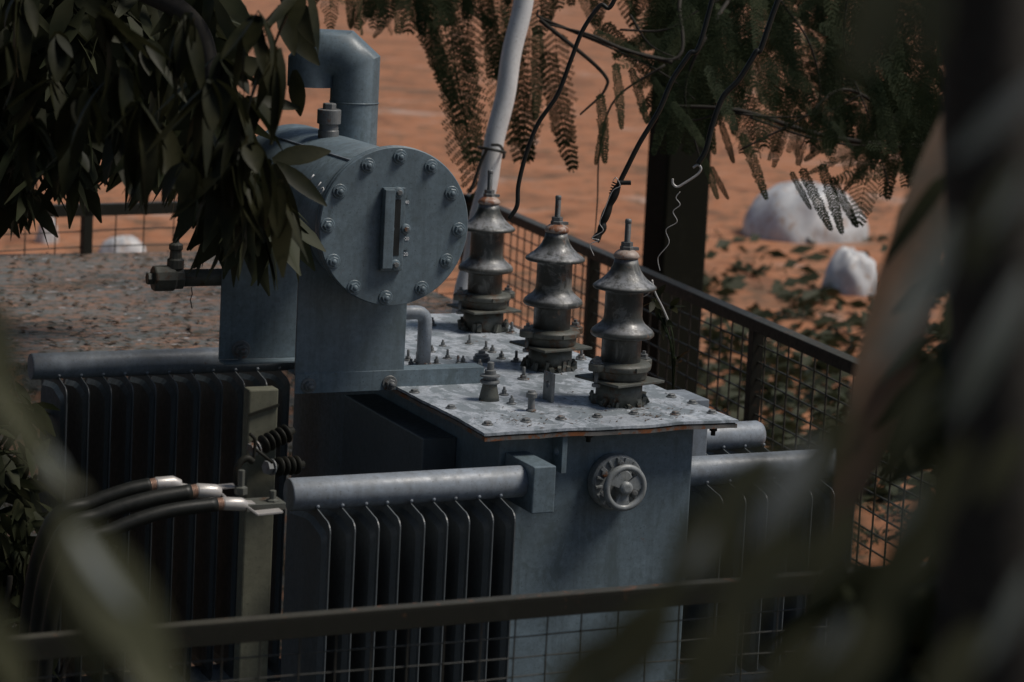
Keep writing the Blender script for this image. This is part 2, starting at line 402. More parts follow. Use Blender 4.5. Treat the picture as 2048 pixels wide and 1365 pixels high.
# lifting lug plate with a hole
def lug_plate(c, y0, z0, dy, dz, th, hr, name, mat, hy=.5, hz=.5):
    """plate in the YZ plane with a round hole, x from c to c+th"""
    m = MB(); n = 24; cy, cz = y0 + dy * hy, z0 + dz * hz; outer = []; inner = []
    for k in range(n):
        a = 2 * math.pi * k / n + .01; ca, sa = math.cos(a), math.sin(a)
        inner.append((cy + hr * ca, cz + hr * sa))
        t = min((((y0 + dy) if ca > 0 else y0) - cy) / ca, (((z0 + dz) if sa > 0 else z0) - cz) / sa)
        outer.append((cy + t * ca, cz + t * sa))
    # pull ring vertices closest to the corners onto the corners
    for qy in (y0, y0 + dy):
        for qz in (z0, z0 + dz):
            k = min(range(n), key=lambda i: (outer[i][0] - qy) ** 2 + (outer[i][1] - qz) ** 2); outer[k] = (qy, qz)
    vs = [(c, y, z) for y, z in outer] + [(c, y, z) for y, z in inner] + [(c + th, y, z) for y, z in outer] + [(c + th, y, z) for y, z in inner]
    fs = []
    for k in range(n):
        l = (k + 1) % n
        fs += [(k, l, n + l, n + k), (2 * n + k, 3 * n + k, 3 * n + l, 2 * n + l), (k, 2 * n + k, 2 * n + l, l), (n + k, n + l, 3 * n + l, 3 * n + k)]
    m.add(vs, fs); return m.build(name, mat, tr, bevel=.0012)
p = onlid(1096, 803)
lug_plate(p[0] - .004, p[1] - .026, ZL + .001, .052, .075, .009, .009, "lifting_lug", M_bolt, .5, .6)
# lug on the tank face
pt = ony(1122, 948, YT0 - .055); pb = ony(1122, 870, YT0 - .055)
lug_plate(pt[0], YT0 - .055, pt[2], .0545, pb[2] - pt[2], .014, .0125, "lifting_lug", M_tank, .55, .5)

# ---- elbow pipe from conservator down to lid
p0 = onlid(846, 736)
za = onx(846, 612, p0[0])[2]
zt = ZL + (736 - 618) / 765
m = MB()
pts = [p0]
rB = .028
pts.append(p0 * [1, 1, 0] + [0, 0, zt - rB])
for k in range(1, 7):
    a = math.pi / 2 * k / 6; pts.append(np.array([p0[0] - rB * (1 - math.cos(a)), p0[1], zt - rB + rB * math.sin(a)]))
pts.append(np.array([p0[0] - .16, p0[1], zt]))
m.tube(pts, .0195, 20)
el = m.build("connecting_pipe", M_tube, tr)
m = MB(); m.lathe([(.040, 0), (.040, .008), (.022, .010), (.022, .016)], c=p0, n=6, smooth=False); m.build("pipe_flange", M_bolt, el, bevel=.001)

# ---- three high-voltage bushings
def bushing(x, y, s=1.0, tilt=(0, 0), spin=0.0):
    c = np.array([x, y, ZL + .001])
    m = MB(); m.lathe([(.062, 0), (.060, .058)], c=c, n=32)
    # crusted skirt of dirt at the foot
    for k in range(46):
        a = random.uniform(0, 6.28); rr = .060 + random.uniform(0, .012); h = random.uniform(.004, .03)
        q = c + [rr * math.cos(a), rr * math.sin(a), h * .5]
        m.box(q, (random.uniform(.006, .016), random.uniform(.006, .016), h), frame((random.gauss(0, .3), random.gauss(0, .3), 1)))
    tur = m.build("bushing", M_castiron, tr)
    m = MB(); m.box(c + [0, 0, .0635], (.165, .165, .007), [(math.cos(spin), math.sin(spin), 0), (-math.sin(spin), math.cos(spin), 0), (0, 0, 1)])
    m.build("base_plate", M_castiron, tur, bevel=.0015)
    m = MB()
    m.lathe([(.068, .068), (.070, .072), (.070, .088), (.078, .092), (.080, .098), (.080, .104), (.074, .110), (.060, .112)], c=c, n=40)
    for sgn in (-1, 1):
        e = np.array([sgn * math.cos(spin), sgn * math.sin(spin), 0])
        m.lathe([(.021, .092), (.022, .094), (.022, .108), (.020, .110)], c=c + e * .083, n=20)
        m.box(c + e * .07 + [0, 0, .101], (.05, .034, .014), [tuple(e), (-e[1], e[0], 0), (0, 0, 1)])
        e2 = np.array([-e[1], e[0], 0])
        m.box(c + e2 * .066 + [0, 0, .099], (.034, .040, .012), [tuple(e2), (-e2[1], e2[0], 0), (0, 0, 1)])
    m.build("clamp_ring", M_castiron, tur, bevel=.001)
    for sgn in (-1, 1):
        e = np.array([sgn * math.cos(spin), sgn * math.sin(spin), 0])
        m = MB(); q = c + e * .083
        m.lathe([(.017, .1105), (.017, .113), (.011, .1135), (.011, .122), (.005, .1225), (.005, .130)], c=q, n=6, smooth=False)
        m.lathe([(.0055, .055), (.0055, .091)], c=q, n=8); m.lathe([(.011, .050), (.011, .058)], c=q, n=6, smooth=False)
        m.build("clamp_bolt", M_bolt, tur)
    prof = [(.048, .106), (.0515, .112), (.0515, .168), (.058, .173), (.070, .175), (.0790, .177), (.0825, .181), (.0825, .187), (.0780, .194), (.0680, .202), (.0580, .210), (.0515, .220), (.0495, .230),
            (.0490, .290), (.0520, .297), (.0660, .299), (.0800, .3005), (.0830, .303), (.0825, .3075), (.0750, .3135), (.0620, .323), (.0500, .334), (.0405, .347), (.0335, .362), (.0300, .378)]
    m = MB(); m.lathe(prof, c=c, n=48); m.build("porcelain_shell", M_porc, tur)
    m = MB(); m.lathe([(.029, .3785), (.033, .381), (.034, .386), (.030, .393), (.021, .400), (.014, .402)], c=c, n=28); m.build("metal_cap", M_cap, tur)
    m = MB()
    m.lathe([(.018, .4005), (.018, .409), (.016, .411)], c=c, n=6, smooth=False)
    m.lathe([(.0155, .4115), (.0155, .421)], c=c, n=6, smooth=False)
    th = [(.0085, .412)]
    z = .421
    while z < .470 * s:
        th += [(.0085, z), (.0073, z + .0013), (.0085, z + .0026)]; z += .0026
    th += [(.0085, .478), (.0065, .481)]
    m.lathe(th, c=c, n=12)
    m.box(c + [.022, -.004, .404], (.016, .012, .008))
    m.build("terminal_stud", M_bolt, tur)
    return tur
BP = [(2.905, 6.318), (2.930, 5.935), (2.957, 5.590)]
_pts = []
for (tx, ty) in ((981, 341), (1117, 392), (1257, 439)):
    _pts.append(onz(tx, ty, ZL + .481))
for k, q in enumerate(_pts): bushing(q[0], q[1], spin=.12 + .08 * k)

# ---- conservator (oil drum along Y) with the bolted round cover
YD = 5.66                                            # plane of the cover
cd = ony(788, 453, YD)
RC = np.linalg.norm(ony(788, 293, YD) - cd)          # cover radius
RB = RC * .90
YE = YD + .78
m = MB(); m.lathe([(RB, .012), (RB, .77), (RB * .9, .80), (0.01, .81)], c=(cd[0], YD, cd[2]), d=(0, 1, 0), n=72)
drum = m.build("oil_conservator", M_tank, tr)
m = MB(); m.lathe([(RC * .985, -.004), (RC, -.001), (RC, .0095), (RC * .99, .012)], c=(cd[0], YD + .013, cd[2]), d=(0, 1, 0), n=96, smooth=False); m.build("drum_flange", M_tank, drum)
m = MB(); m.lathe([(RC * .985, -.012), (RC * .997, -.009), (RC * .997, .0), (RC * .985, .001)], c=(cd[0], YD + .006, cd[2]), d=(0, 1, 0), n=96, smooth=False)
cover = m.build("round_cover", M_tank, drum)
yF = YD + .006 - .012
# weld seam along the top of the drum
a_s = math.atan2(onx(712, 317, cd[0] - RB * .55)[2] - cd[2], -RB * .55)
ps = ony(712, 315, YD + .02)
ang = math.atan2(ps[2] - cd[2], ps[0] - cd[0])
e = np.array([math.cos(ang), 0, math.sin(ang)])
m = MB(); m.tube([np.array([cd[0], YD + .03 + .06 * k, cd[2]]) + e * (RB + .0005) for k in range(13)], .0035, 8); m.build("weld_seam", M_tube, drum)
P_cov = Proto(hexbolt(.0135, .0085, .019, stud=.0015), "cover_bolt", M_tank)
for px, py in ((800, 314), (862, 334), (903, 387), (917, 460), (893, 522), (843, 577), (771, 596), (708, 575), (666, 523), (655, 451), (679, 383), (736, 331)):
    P_cov.put(drum, ony(px, py, yF - .0003), d=(0, -1, 0))
# sight gauge: bar, slot, four screws, raised frame
def P(px, py, o=0): return ony(px, py, yF - o)
def face_pt(px, py, o): q = P(px, py); return np.array([q[0], yF - o, q[2]])
m = MB()
a, b2 = face_pt(764, 375, 0), face_pt(801, 540, 0)
m.span((a[0], yF - .0005, b2[2]), (b2[0], yF - .014, a[2]))
for px, py in ((793, 384), (774, 457), (807, 457), (786, 528)):
    q = face_pt(px, py, 0); m.lathe([(.0135, .0005), (.0135, .017), (.011, .019)], c=(q[0], yF, q[2]), d=(0, -1, 0), n=24)
gauge = m.build("sight_gauge", M_tank, drum, bevel=.0015)
m = MB(); a, b2 = face_pt(782, 398, 0), face_pt(793, 510, 0)
m.span((a[0], yF - .0143, b2[2]), (b2[0], yF - .0150, a[2])); m.build("gauge_window", M_slot, gauge)
m = MB(); m.lathe([(.0075, 0), (.0075, .005), (.006, .0065)], n=6, smooth=False)
P_sc = Proto(m, "gauge_screw", M_bolt)
for px, py in ((793, 384), (774, 457), (807, 457), (786, 528)):
    q = face_pt(px, py, 0); P_sc.put(gauge, (q[0], yF - .0192, q[2]), d=(0, -1, 0))
m = MB(); a, b2 = face_pt(764, 376, 0), face_pt(777, 538, 0)
m.span((a[0], yF - .0145, b2[2] + .004), (b2[0], yF - .026, a[2] - .002)); m.build("gauge_bar", M_tank, gauge, bevel=.0015)
def text(body, size, origin, xdir, zdir, mat, parent, name, extrude=.0006, shear=0):
    cu = bpy.data.curves.new(name, 'FONT'); cu.body = body; cu.size = size; cu.extrude = extrude; cu.shear = shear
    tmp = bpy.data.objects.new(name, cu); COL.objects.link(tmp)
    dg = bpy.context.evaluated_depsgraph_get(); me = bpy.data.meshes.new_from_object(tmp.evaluated_get(dg))
    bpy.data.objects.remove(tmp); bpy.data.curves.remove(cu)
    o = bpy.data.objects.new(name, me); COL.objects.link(o); me.materials.clear(); me.materials.append(mat)
    x = Vector(xdir).normalized(); y = Vector(zdir).normalized(); z = x.cross(y)
    M = Matrix((x, y, z)).transposed().to_4x4(); M.translation = Vector(origin)
    r = parent
    while r.parent: r = r.parent
    M.translation -= r.location
    o.parent = parent; o.matrix_local = M
    return o
for s_, py in (("+40", 408), ("+20", 481), ("-20", 512)):
    q = face_pt(804, py, 0); text(s_, .012, (q[0], yF - .0010, q[2]), (1, 0, 0), (0, 0, 1), M_chalk, gauge, "level_mark", .0005)
    m = MB(); t = face_pt(804, py - 11, 0); m.box((t[0] + .007, yF - .0009, t[2]), (.013, .001, .0012)); m.build("level_tick", M_slot, gauge)
# chalk writing on the drum side
def drumpt(px, py):
    d = ray(px, py); ox, oz = CAM[0] - cd[0], CAM[2] - cd[2]
    A = d[0] ** 2 + d[2] ** 2; B = 2 * (ox * d[0] + oz * d[2]); Cc = ox * ox + oz * oz - (RB + .001) ** 2
    disc = B * B - 4 * A * Cc
    if disc < 0: return None
    t = (-B - math.sqrt(disc)) / (2 * A); return CAM + d * t
def stroke(pl, name, mat, r=.0014):
    pp = [drumpt(x, y) for x, y in pl]
    if any(q is None for q in pp): return
    m = MB(); m.tube(pp, r, 6); return m.build(name, mat, drum)
stroke([(628, 350), (620, 360)], "chalk_mark", M_chalk, .0024)
stroke([(642, 365), (630, 381)], "chalk_mark", M_chalk, .0016)
stroke([(646, 375), (641, 379), (638, 385), (640, 389), (644, 385), (648, 379), (646, 375)], "chalk_mark", M_chalk, .0014)
stroke([(648, 390), (650, 392)], "chalk_mark", M_chalk, .0026)
for sx, sy in ((470, 398), (482, 396), (494, 404)):
    stroke([(sx - 6, sy - 2), (sx, sy), (sx + 4, sy + 18)], "chalk_mark", M_chalk2, .0014)
for sx, sy in ((576, 434), (584, 438)):
    stroke([(sx - 4, sy - 4), (sx + 2, sy), (sx, sy + 14), (sx + 3, sy + 22)], "chalk_mark", M_chalk2, .0014)
# saddles
YS = 5.80
qa, qb = ony(590, 750, YS), ony(808, 748, YS)
xs0, xs1, zs = qa[0], qb[0], (qa[2] + qb[2]) / 2
YS2 = onx(438, 720, xs0)[1]
for yy, zz in ((YS, zs), (YS2, onx(438, 720, xs0)[2])):
    m = MB(); m.span((xs0, yy, zz), (xs1, yy + .008, cd[2] - RB * .35 if yy == YS else ony(445, 492, YS2)[2])); m.build("saddle_plate", M_tank, drum, bevel=.0015)
zz2 = onx(438, 720, xs0)[2]
m = MB(); m.span((xs0, YS2 - .05, zz2 - .006), (xs1, YS2, zz2)); m.build("bracket_foot", M_tank, drum, bevel=.001)
# angle bar across the lid
qc, qd = ony(590, 788, YS - .004), ony(967, 770, YS - .004)
m = MB(); m.span((xs0, YS - .004, qc[2] - .001), (qd[0], YS + .003 - .004, qc[2] + .052)); m.span((xs0, YS - .001, qc[2] + .0465), (qd[0], YS + .055, qc[2] + .052))
bar = m.build("angle_bar", M_tank, tr, bevel=.0012)
m = hexbolt(.014, .012, .021, stud=.01); PB = Proto(m, "bracket_bolt", M_bolt)
for px, py in ((617, 772), (779, 767)): PB.put(bar, ony(px, py, YS - .0043), d=(0, -1, 0))
q = ony(482, 700, YS2 - .001); PB.put(drum, (q[0], YS2 - .0004, q[2]), d=(0, -1, 0), scale=1.3)
# filler neck on the drum
q = onz(657, 264, cd[2] + RB * .98); top = np.array([cd[0] - RB * .1, onx(657, 264, cd[0] - RB * .1)[1], cd[2] + RB * .98])
hh = onx(657, 218, top[0])[2] - top[2]
m = MB(); m.lathe([(.028, -.02), (.028, .018), (.026, .020), (.026, .035), (.032, .037), (.032, hh - .002), (.028, hh)], c=top, n=32, smooth=False)
fn = m.build("filler_neck", M_bolt, drum, bevel=.001)
m = MB(); m.lathe([(.0185, hh), (.0185, hh + .014), (.016, hh + .016)], c=top, n=6, smooth=False); m.build("neck_plug", M_bolt, fn, bevel=.001)
# breather pipe with mitred bend
Yv = top[1] + .08
vb, vt = ony(708, 285, Yv), ony(711, 62, Yv)
rv = abs(ony(755, 170, Yv)[0] - ony(664, 170, Yv)[0]) / 2
base = np.array([(vb[0] + vt[0]) / 2, Yv, cd[2]]); ztop = vt[2] - rv
hx, hy = -.105, .055
h = np.array([hx, hy, 0]); hn = unit(h)
def mitre(pts, r, n=36):
    m = MB(); u0 = None; rings = []
    k = len(pts)
    # plane of the bend normal
    nrm = unit(np.cross(hn, (0, 0, 1)))
    for i, p in enumerate(pts):
        if i == 0: t = unit(pts[1] - pts[0])
        elif i == k - 1: t = unit(pts[-1] - pts[-2])
        else: t = unit(unit(pts[i + 1] - pts[i]) + unit(pts[i] - pts[i - 1]))
        seg = unit(pts[i] - pts[i - 1]) if i else unit(pts[1] - pts[0])
        w = np.cross(t, nrm); cosA = abs(seg.dot(t)); 
        rings += [p + r * (math.cos(2 * math.pi * j / n) * nrm + math.sin(2 * math.pi * j / n) * w / max(cosA, .3)) for j in range(n)]
    fs = [(i * n + j, i * n + (j + 1) % n, (i + 1) * n + (j + 1) % n, (i + 1) * n + j) for i in range(k - 1) for j in range(n)]
    m.add(rings, fs, True)
    m.f.append(tuple(range(n))[::-1]); m.sm.append(False); return m
A_ = np.array([base[0], base[1], ztop])
cut = .045
pts = [base, A_ - [0, 0, cut], A_ + [0, 0, .0] + hn * cut * .55 + [0, 0, .0], ]
pts = [base, np.array([A_[0], A_[1], ztop - .03]), A_ + hn * .035 + [0, 0, -.0], A_ + h * 1.0 - hn * .03, A_ + h + [0, 0, -.035], A_ + h + [0, 0, -(ztop - ony(634, 173, Yv + hy)[2])]]
mo = mitre(pts, rv).build("breather_pipe", M_tank, drum)
md = mo.modifiers.new("wall", 'SOLIDIFY'); md.thickness = .003; md.offset = -1
bv = mo.modifiers.new("ws", 'EDGE_SPLIT'); bv.split_angle = math.radians(35)

for z_ in (.085,):
    MB().torus((base[0], base[1], cd[2] + RB + z_), (0, 0, 1), rv, .0022, 40, 6).build("weld_ring", M_tank, mo)
# valve pipe on the left of the conservator
YV = YS2 + .03
v0, v1 = ony(448, 557, YV), ony(330, 557, YV); v0 = v0.copy(); v0[2] = v1[2]; v0[0] += .25
m = MB(); m.tube([v0, v1 + [.012, 0, 0]], .0245, 20)
vp = m.build("valve_pipe", M_castiron, drum)
m = MB(); c0 = v1
m.lathe([(.034, -.035), (.036, -.030), (.036, .022), (.031, .028), (.031, .050)], c=c0, d=(1, 0, 0), n=10, smooth=False)
m.lathe([(.018, -.052), (.018, -.034)], c=c0, d=(1, 0, 0), n=6, smooth=False)
m.build("valve_body", M_castiron, vp, bevel=.002)
zc = ony(350, 468, YV)[2] - c0[2]; c1 = ony(350, 557, YV); c1[2] = c0[2]
m = MB(); m.lathe([(.024, .028), (.024, .052), (.018, .056), (.016, .078), (.020, .082), (.020, .094), (.014, .098), (.009, .100), (.008, zc - .004), (.006, zc)], c=c1, n=12, smooth=False)
m.build("valve_spindle", M_castiron, vp, bevel=.001)
m = MB(); q = ony(383, 575, YV - .02); m.tube([q, q + [.003, 0, -.02], q + [-.002, 0, -.035], q + [.004, 0, -.06]], .0016, 5); m.build("hanging_thread", M_rail, vp)

# ---- radiators: header tube + cooling plates
def fin(m, X, yc, zt, zb, back, front, th=.010, rc=.035):
    """one pressed plate: edge-on, perpendicular to X, top shoulders rounded"""
    poly = []
    y0, y1 = yc - front, yc + back
    for k in range(7):
        a = math.pi / 2 * k / 6; poly.append((y0 + rc - rc * math.cos(a), zt - rc * 1.1 + rc * .75 * math.sin(a)))
    poly.append((yc - .02, zt)); poly.append((yc + .02, zt))
    for k in range(7):
        a = math.pi / 2 * (1 - k / 6); poly.append((y1 - rc + rc * math.cos(a), zt - rc * 1.1 + rc * .75 * math.sin(a)))
    poly.append((y1, zb + .02)); poly.append((y1 - .02, zb)); poly.append((y0 + .02, zb)); poly.append((y0, zb + .02))
    # rim seam (thin) and swollen core
    m.prism([(X - .0015, y, z) for y, z in poly], (.003, 0, 0))
    cyy = sum(p[0] for p in poly) / len(poly); czz = (zt + zb) / 2
    kx = (y1 - y0 - .030) / (y1 - y0); kz = (zt - zb - .05) / (zt - zb)
    core = [(yc_ * 1.0, z_) for yc_, z_ in ((cyy + (p[0] - cyy) * kx, czz + (p[1] - czz) * kz) for p in poly)]
    core2 = [((cyy + (p[0] - cyy) * .80), czz + (p[1] - czz) * (kz - .03)) for p in poly]
    for sgn in (-1, 1):
        n = len(core)
        vs = [(X + sgn * .0015, y, z) for y, z in core] + [(X + sgn * th, y, z) for y, z in core2]
        fs = [(k, (k + 1) % n, n + (k + 1) % n, n + k) for k in range(n)] + [tuple(range(n, 2 * n))]
        if sgn > 0: fs = [tuple(reversed(f)) for f in fs]
        m.add(vs, fs)
def radiator(x0, x1, yc, zc, r, fx, zb, back, front, header=None, open_end=None):
    m = MB()
    L = [np.array([x0, yc, zc]), np.array([x1, yc, zc])]
    m.tube([L[0], L[0] + [.004, 0, 0], L[1] - [.012, 0, 0], L[1]], [r * .96, r, r, r * .86], 40)
    rad = m.build("radiator", M_tube, tr)
    for X in fx:
        f = MB(); fin(f, X, yc, zc - r * .72, zb, back, front); f.build("cooling_plate", M_fin, rad)
        f = MB(); f.lathe([(.0055, 0), (.0045, .003), (.001, .0045)], c=(X, yc - r * .80, zc - r * .62), d=(0, -.8, -.35), n=8); f.build("weld_bead", M_tube, rad)
    m = MB(); m.tube([(x0, yc, zb - r * .6), (x1, yc, zb - r * .6)], r * .9, 28); m.build("lower_header", M_tube, rad)
    return rad
YR = YT0 - .10
a = ony(592, 985, YR); c = ony(1050, 966, YR); rLF = .0385
zLF = (a[2] + c[2]) / 2
fx = [ony(px, 1015 - (px - 626) * .05, YR)[0] for px in (626, 675, 722, 764, 812, 857, 900, 947, 990)]
zbLF = .62
frontLF = YR - onx(662, 1045, fx[0])[1]
radiator(a[0] - .018, c[0], YR, zLF, rLF, fx, zbLF, .17, max(.06, frontLF))
# header box joining it to the tank
q0, q1 = ony(1068, 935, YT0 - .165), ony(1108, 1026, YT0 - .165)
m = MB(); m.span((q0[0], YT0 - .165, q1[2]), (q1[0], YT0 - .0005, q0[2])); m.build("header_box", M_tank, tr, bevel=.003)
# right front: collinear header beyond the tank
def y_for(px, py, z): return onz(px, py, z)[1]
YRF = YT0 + .10
zRF = ony(1530, 934, YRF)[2]
xr1 = ony(1686, 925, YRF)[0]
fx2 = [ony(px, 968, YRF)[0] for px in (1402, 1447, 1490, 1534, 1578, 1622, 1661)]
fx2 = [x for x in fx2 if x > XT1 + .012]
zbR = ony(1560, 1345, YRF - .1)[2]
radiator(XT1 + .001, xr1, YRF, zRF, .0385, fx2, zbR, .16, .12)
YRB = YRF + .40
radiator(XT1 + .001, xr1 - .02, YRB, ony(1530, 868, YRB)[2], .0385, [x + .01 for x in fx2], zbR, .16, .12)
# header box at right back (flat top just beyond the lid)
q0 = onz(1412, 800, ZL - .04)
m = MB(); m.span((XT1 + .0005, q0[1] - .02, ZL - .22), (q0[0], q0[1] + .12, ZL - .035)); m.build("header_box", M_tube, tr, bevel=.003)
# left back
YLB = 6.62
a = ony(75, 733, YLB)
fx3 = [ony(px, 745, YLB)[0] for px in (113, 157, 201, 244, 289, 332, 376, 420, 464, 508, 552)]
radiator(a[0] - .02, XT0 - .002, YLB, a[2], .037, fx3, .55, .16, .12)

# terminal box on the left wall
q = ony(846, 878, 5.56)
m = MB(); m.span((q[0], 5.56, q[2] - .40), (XT0 - .0005, 6.12, q[2])); m.build("terminal_box", M_fin, tr, bevel=.004)
# tap-changer handwheel
hc = ony(1224, 960, YT0)
back_r = abs(ony(1224, 903, YT0 - .03)[2] - ony(1224, 1014, YT0 - .03)[2]) / 2
m = MB(); m.lathe([(back_r * .9, 0), (back_r, .004), (back_r, .030), (back_r * .93, .036), (back_r * .55, .038), (back_r * .5, .046), (.018, .048)], c=hc, d=(0, -1, 0), n=48, smooth=False)
for k in range(16):
    an = 2 * math.pi * k / 16 + .1; e = np.array([math.cos(an), 0, math.sin(an)]); t = np.array([-math.sin(an), 0, math.cos(an)])
    m.box(hc + e * back_r * .80 + [0, -.038, 0], (back_r * .26, .010, .0065 if k % 3 else .011), [tuple(e), (0, 1, 0), tuple(t)])
hw = m.build("tap_changer", M_wheel, tr, bevel=.0012)
m = MB()
for k in range(6):
    an = 2 * math.pi * k / 6 + .5; e = np.array([math.cos(an), 0, math.sin(an)])
    m.lathe([(.0085, 0), (.0085, .006), (.005, .007)], c=hc + e * back_r * .72 + [0, -.0385, 0], d=(0, -1, 0), n=10, smooth=False)
m.build("dial_screws", M_bolt, hw)
wc = ony(1250, 976, YT0 - .085); Rw = abs(ony(1250, 929, YT0 - .085)[2] - ony(1250, 1022, YT0 - .085)[2]) / 2
m = MB(); m.torus(wc, (0, 1, 0), Rw - .008, .0085, 48, 12); m.lathe([(.017, .02), (.017, -.010), (.012, -.014), (.008, -.015)], c=wc, d=(0, 1, 0), n=24, smooth=False)
m.tube([hc + [0, -.04, 0], (hc[0] * .5 + wc[0] * .5, (hc[1] - .04 + wc[1]) / 2, hc[2] * .5 + wc[2] * .5), wc], .013, 16)
for k in range(3):
    an = 2 * math.pi * k / 3 + 2.45; e = np.array([math.cos(an), 0, math.sin(an)]); t = np.array([-math.sin(an), 0, math.cos(an)])
    r0, r1 = .010, Rw - .010
    m.prism([wc + e * r0 + t * .009 + [0, -.004, 0], wc + e * r1 + t * .022 + [0, -.004, 0], wc + e * (r1 + .003) + [0, -.004, 0], wc + e * r1 - t * .022 + [0, -.004, 0], wc + e * r0 - t * .009 + [0, -.004, 0]], (0, .009, 0))
m.build("handwheel", M_wheel, hw)
# ================================================================== CABLES
def smooth_path(pts, n=8):
    pts = [np.array(p, float) for p in pts]; P_ = [pts[0] * 2 - pts[1]] + pts + [pts[-1] * 2 - pts[-2]]; out = []
    for i in range(1, len(P_) - 2):
        for k in range(n):
            t = k / n; p0, p1, p2, p3 = P_[i - 1:i + 3]
            out.append(.5 * (2 * p1 + (p2 - p0) * t + (2 * p0 - 5 * p1 + 4 * p2 - p3) * t * t + (3 * p1 - p0 - 3 * p2 + p3) * t ** 3))
    out.append(pts[-1]); return out
def cable(path, y, r, lug, label, tail):
    pts = [ony(px, py, y) for px, py in path]
    t = np.array(pts[0]); pts = [t + np.array(v) for v in tail] + pts
    c = smooth_path(pts); e = c[-1]
    o = MB().tube(c, r, 16).build("power_cable", M_black, None, loc=c[-1])
    tag(o, label, "cable", "power cables bolted to the low voltage side")
    m = MB(); d = unit(c[-1] - c[-3])
    m.tube([e - d * .002, e + d * .014], [r * .82, r * .74], 14)
    for k in range(4): m.torus(e + d * (.001 + .0035 * k), d, r * .80, .0016, 20, 6)
    m.build("copper_strands", M_copper, o)
    # lug: barrel, bend, flat palm
    L = [ony(px, py, y) for px, py in lug]
    m = MB(); m.tube([e + d * .012, e + d * .014, L[0], L[1]], [r * .80, r * .95, r * .95, r * .72], 20)
    for a_, b_, w in ((L[1], L[2], .026), (L[2], L[3], .030)):
        dd = unit(b_ - a_); side = unit(np.cross(dd, (0, 0, 1))); up = np.cross(side, dd); mid = (a_ + b_) / 2
        m.box(mid, (np.linalg.norm(b_ - a_) + .004, w, .0055), [tuple(dd), tuple(side), tuple(up)])
    m.build("cable_lug", M_lug, o, bevel=.0012)
T = [(-.02, .12, -.85), (-.03, .06, -.25)]
cable([(120, 1075), (200, 1030), (290, 1001), (382, 984)], 5.02, .0175, [(430, 984), (440, 986), (463, 1006), (505, 1006)], "upper black power cable with a bright lug beside the front left radiator", T)
cable([(140, 1110), (230, 1058), (330, 1024), (434, 1009)], 4.94, .0155, [(482, 1009), (492, 1012), (512, 1027), (560, 1022)], "lower black power cable whose bent lug ends nearest the radiator tube", T)
cable([(100, 1050), (180, 1008), (250, 982), (300, 971)], 5.10, .0165, [(345, 966), (360, 970), (400, 978), (468, 972)], "rearmost black power cable with its lug half hidden behind the others", T)

# grey post behind the terminals
q = ony(514, 1000, 5.20); w = abs(ony(543, 1000, 5.20)[0] - ony(484, 1000, 5.20)[0])
m = MB(); zt = ony(519, 776, 5.20)[2]; m.box((q[0], 5.20, zt / 2), (w, .04, zt)); po = m.build("support_post", M_post, None, bevel=.004, loc=(q[0], 5.20, 0))
tag(po, "weathered olive grey post standing behind the cable lugs", "post")
m = MB(); zb = ony(519, 822, 5.17)[2]; m.box((q[0], 5.176, zb), (w + .004, .005, .006), [(math.cos(.28), 0, math.sin(.28)), (0, 1, 0), (-math.sin(.28), 0, math.cos(.28))]); m.build("binding_wire", M_rail, po)
def terminal(px, py, y, d, n=5):
    e0 = ony(px, py, y); d = unit(d); m = MB()
    m.tube([e0, e0 + d * (.03 + n * .016)], .009, 12)
    for j in range(n): m.lathe([(.014, 0), (.022, .004), (.022, .007), (.014, .012)], c=e0 + d * (.02 + j * .016), d=d, n=20)
    lv = m.build("ribbed_insulator", M_rail, po)
    m = MB(); m.lathe([(.016, .0), (.016, .012)], c=e0 - d * .012, d=d, n=6, smooth=False); m.lathe([(.019, .0), (.019, .003)], c=e0 + d * .003, d=d, n=18, smooth=False)
    m.build("terminal_nut", M_bolt, lv)
terminal(510, 897, 5.14, (1, .3, .30)); terminal(540, 935, 5.13, (1, .3, -.05), 4)
m = MB(); YC = 5.08
m.tube(smooth_path([ony(476, 970, YC), ony(473, 945, YC), ony(480, 926, YC), ony(494, 917, YC), ony(506, 924, YC)]), .008, 10)
m.tube(smooth_path([ony(500, 868, YC), ony(510, 880, YC), ony(509, 900, YC), ony(507, 920, YC)]), .004, 8)
m.tube([ony(510, 898, YC), ony(528, 912, YC), ony(545, 926, YC)], .0035, 8)
m.build("bent_connector", M_rail, po)
m = MB()
for px, py, l in ((482, 978, 34), (545, 1003, 20)):
    qq = ony(px, py, 5.02); m.lathe([(.015, -.012), (.015, .004), (.010, .005), (.008, .006), (.008, l / 800)], c=qq, n=6, smooth=False)
m.span(ony(476, 1012, 5.06), ony(572, 1006, 5.00))
m.build("connector_bar", M_castiron, po, bevel=.001)

# ================================================================== SLAB
ZS = 1.28
c1, c2 = onz(-60, 522, ZS), onz(640, 487, ZS); yb = (c1[1] + c2[1]) / 2
m = MB(); m.span((c1[0] - 1.5, 7.65, .001), (c2[0], onz(300, 504, ZS)[1], ZS)); sl = m.build("concrete_platform", M_slab, None, bevel=.01, loc=((c1[0] + c2[0]) / 2, 8.5, 0))
tag(sl, "weathered concrete platform covered with dry litter behind the rear left radiator", "platform")
ysb = onz(300, 504, ZS)[1]
m = MB()
for k in range(700):
    x = random.uniform(c1[0] - .2, c2[0]); y = random.uniform(7.7, ysb - .02); s = random.uniform(.008, .028)
    a = random.uniform(0, 6.28); e = np.array([math.cos(a), math.sin(a), random.uniform(-.15, .3)]); f_ = np.array([-math.sin(a), math.cos(a), random.uniform(-.4, .4)])
    p = np.array([x, y, ZS + .006])
    m.add([p - e * s, p - f_ * s * .35, p + e * s, p + f_ * s * .35 + [0, 0, .004]], [(0, 1, 2, 3)])
tag(m.build("leaf_litter", M_litter), "dry brown leaf litter scattered over the concrete platform", "litter", kind="stuff")

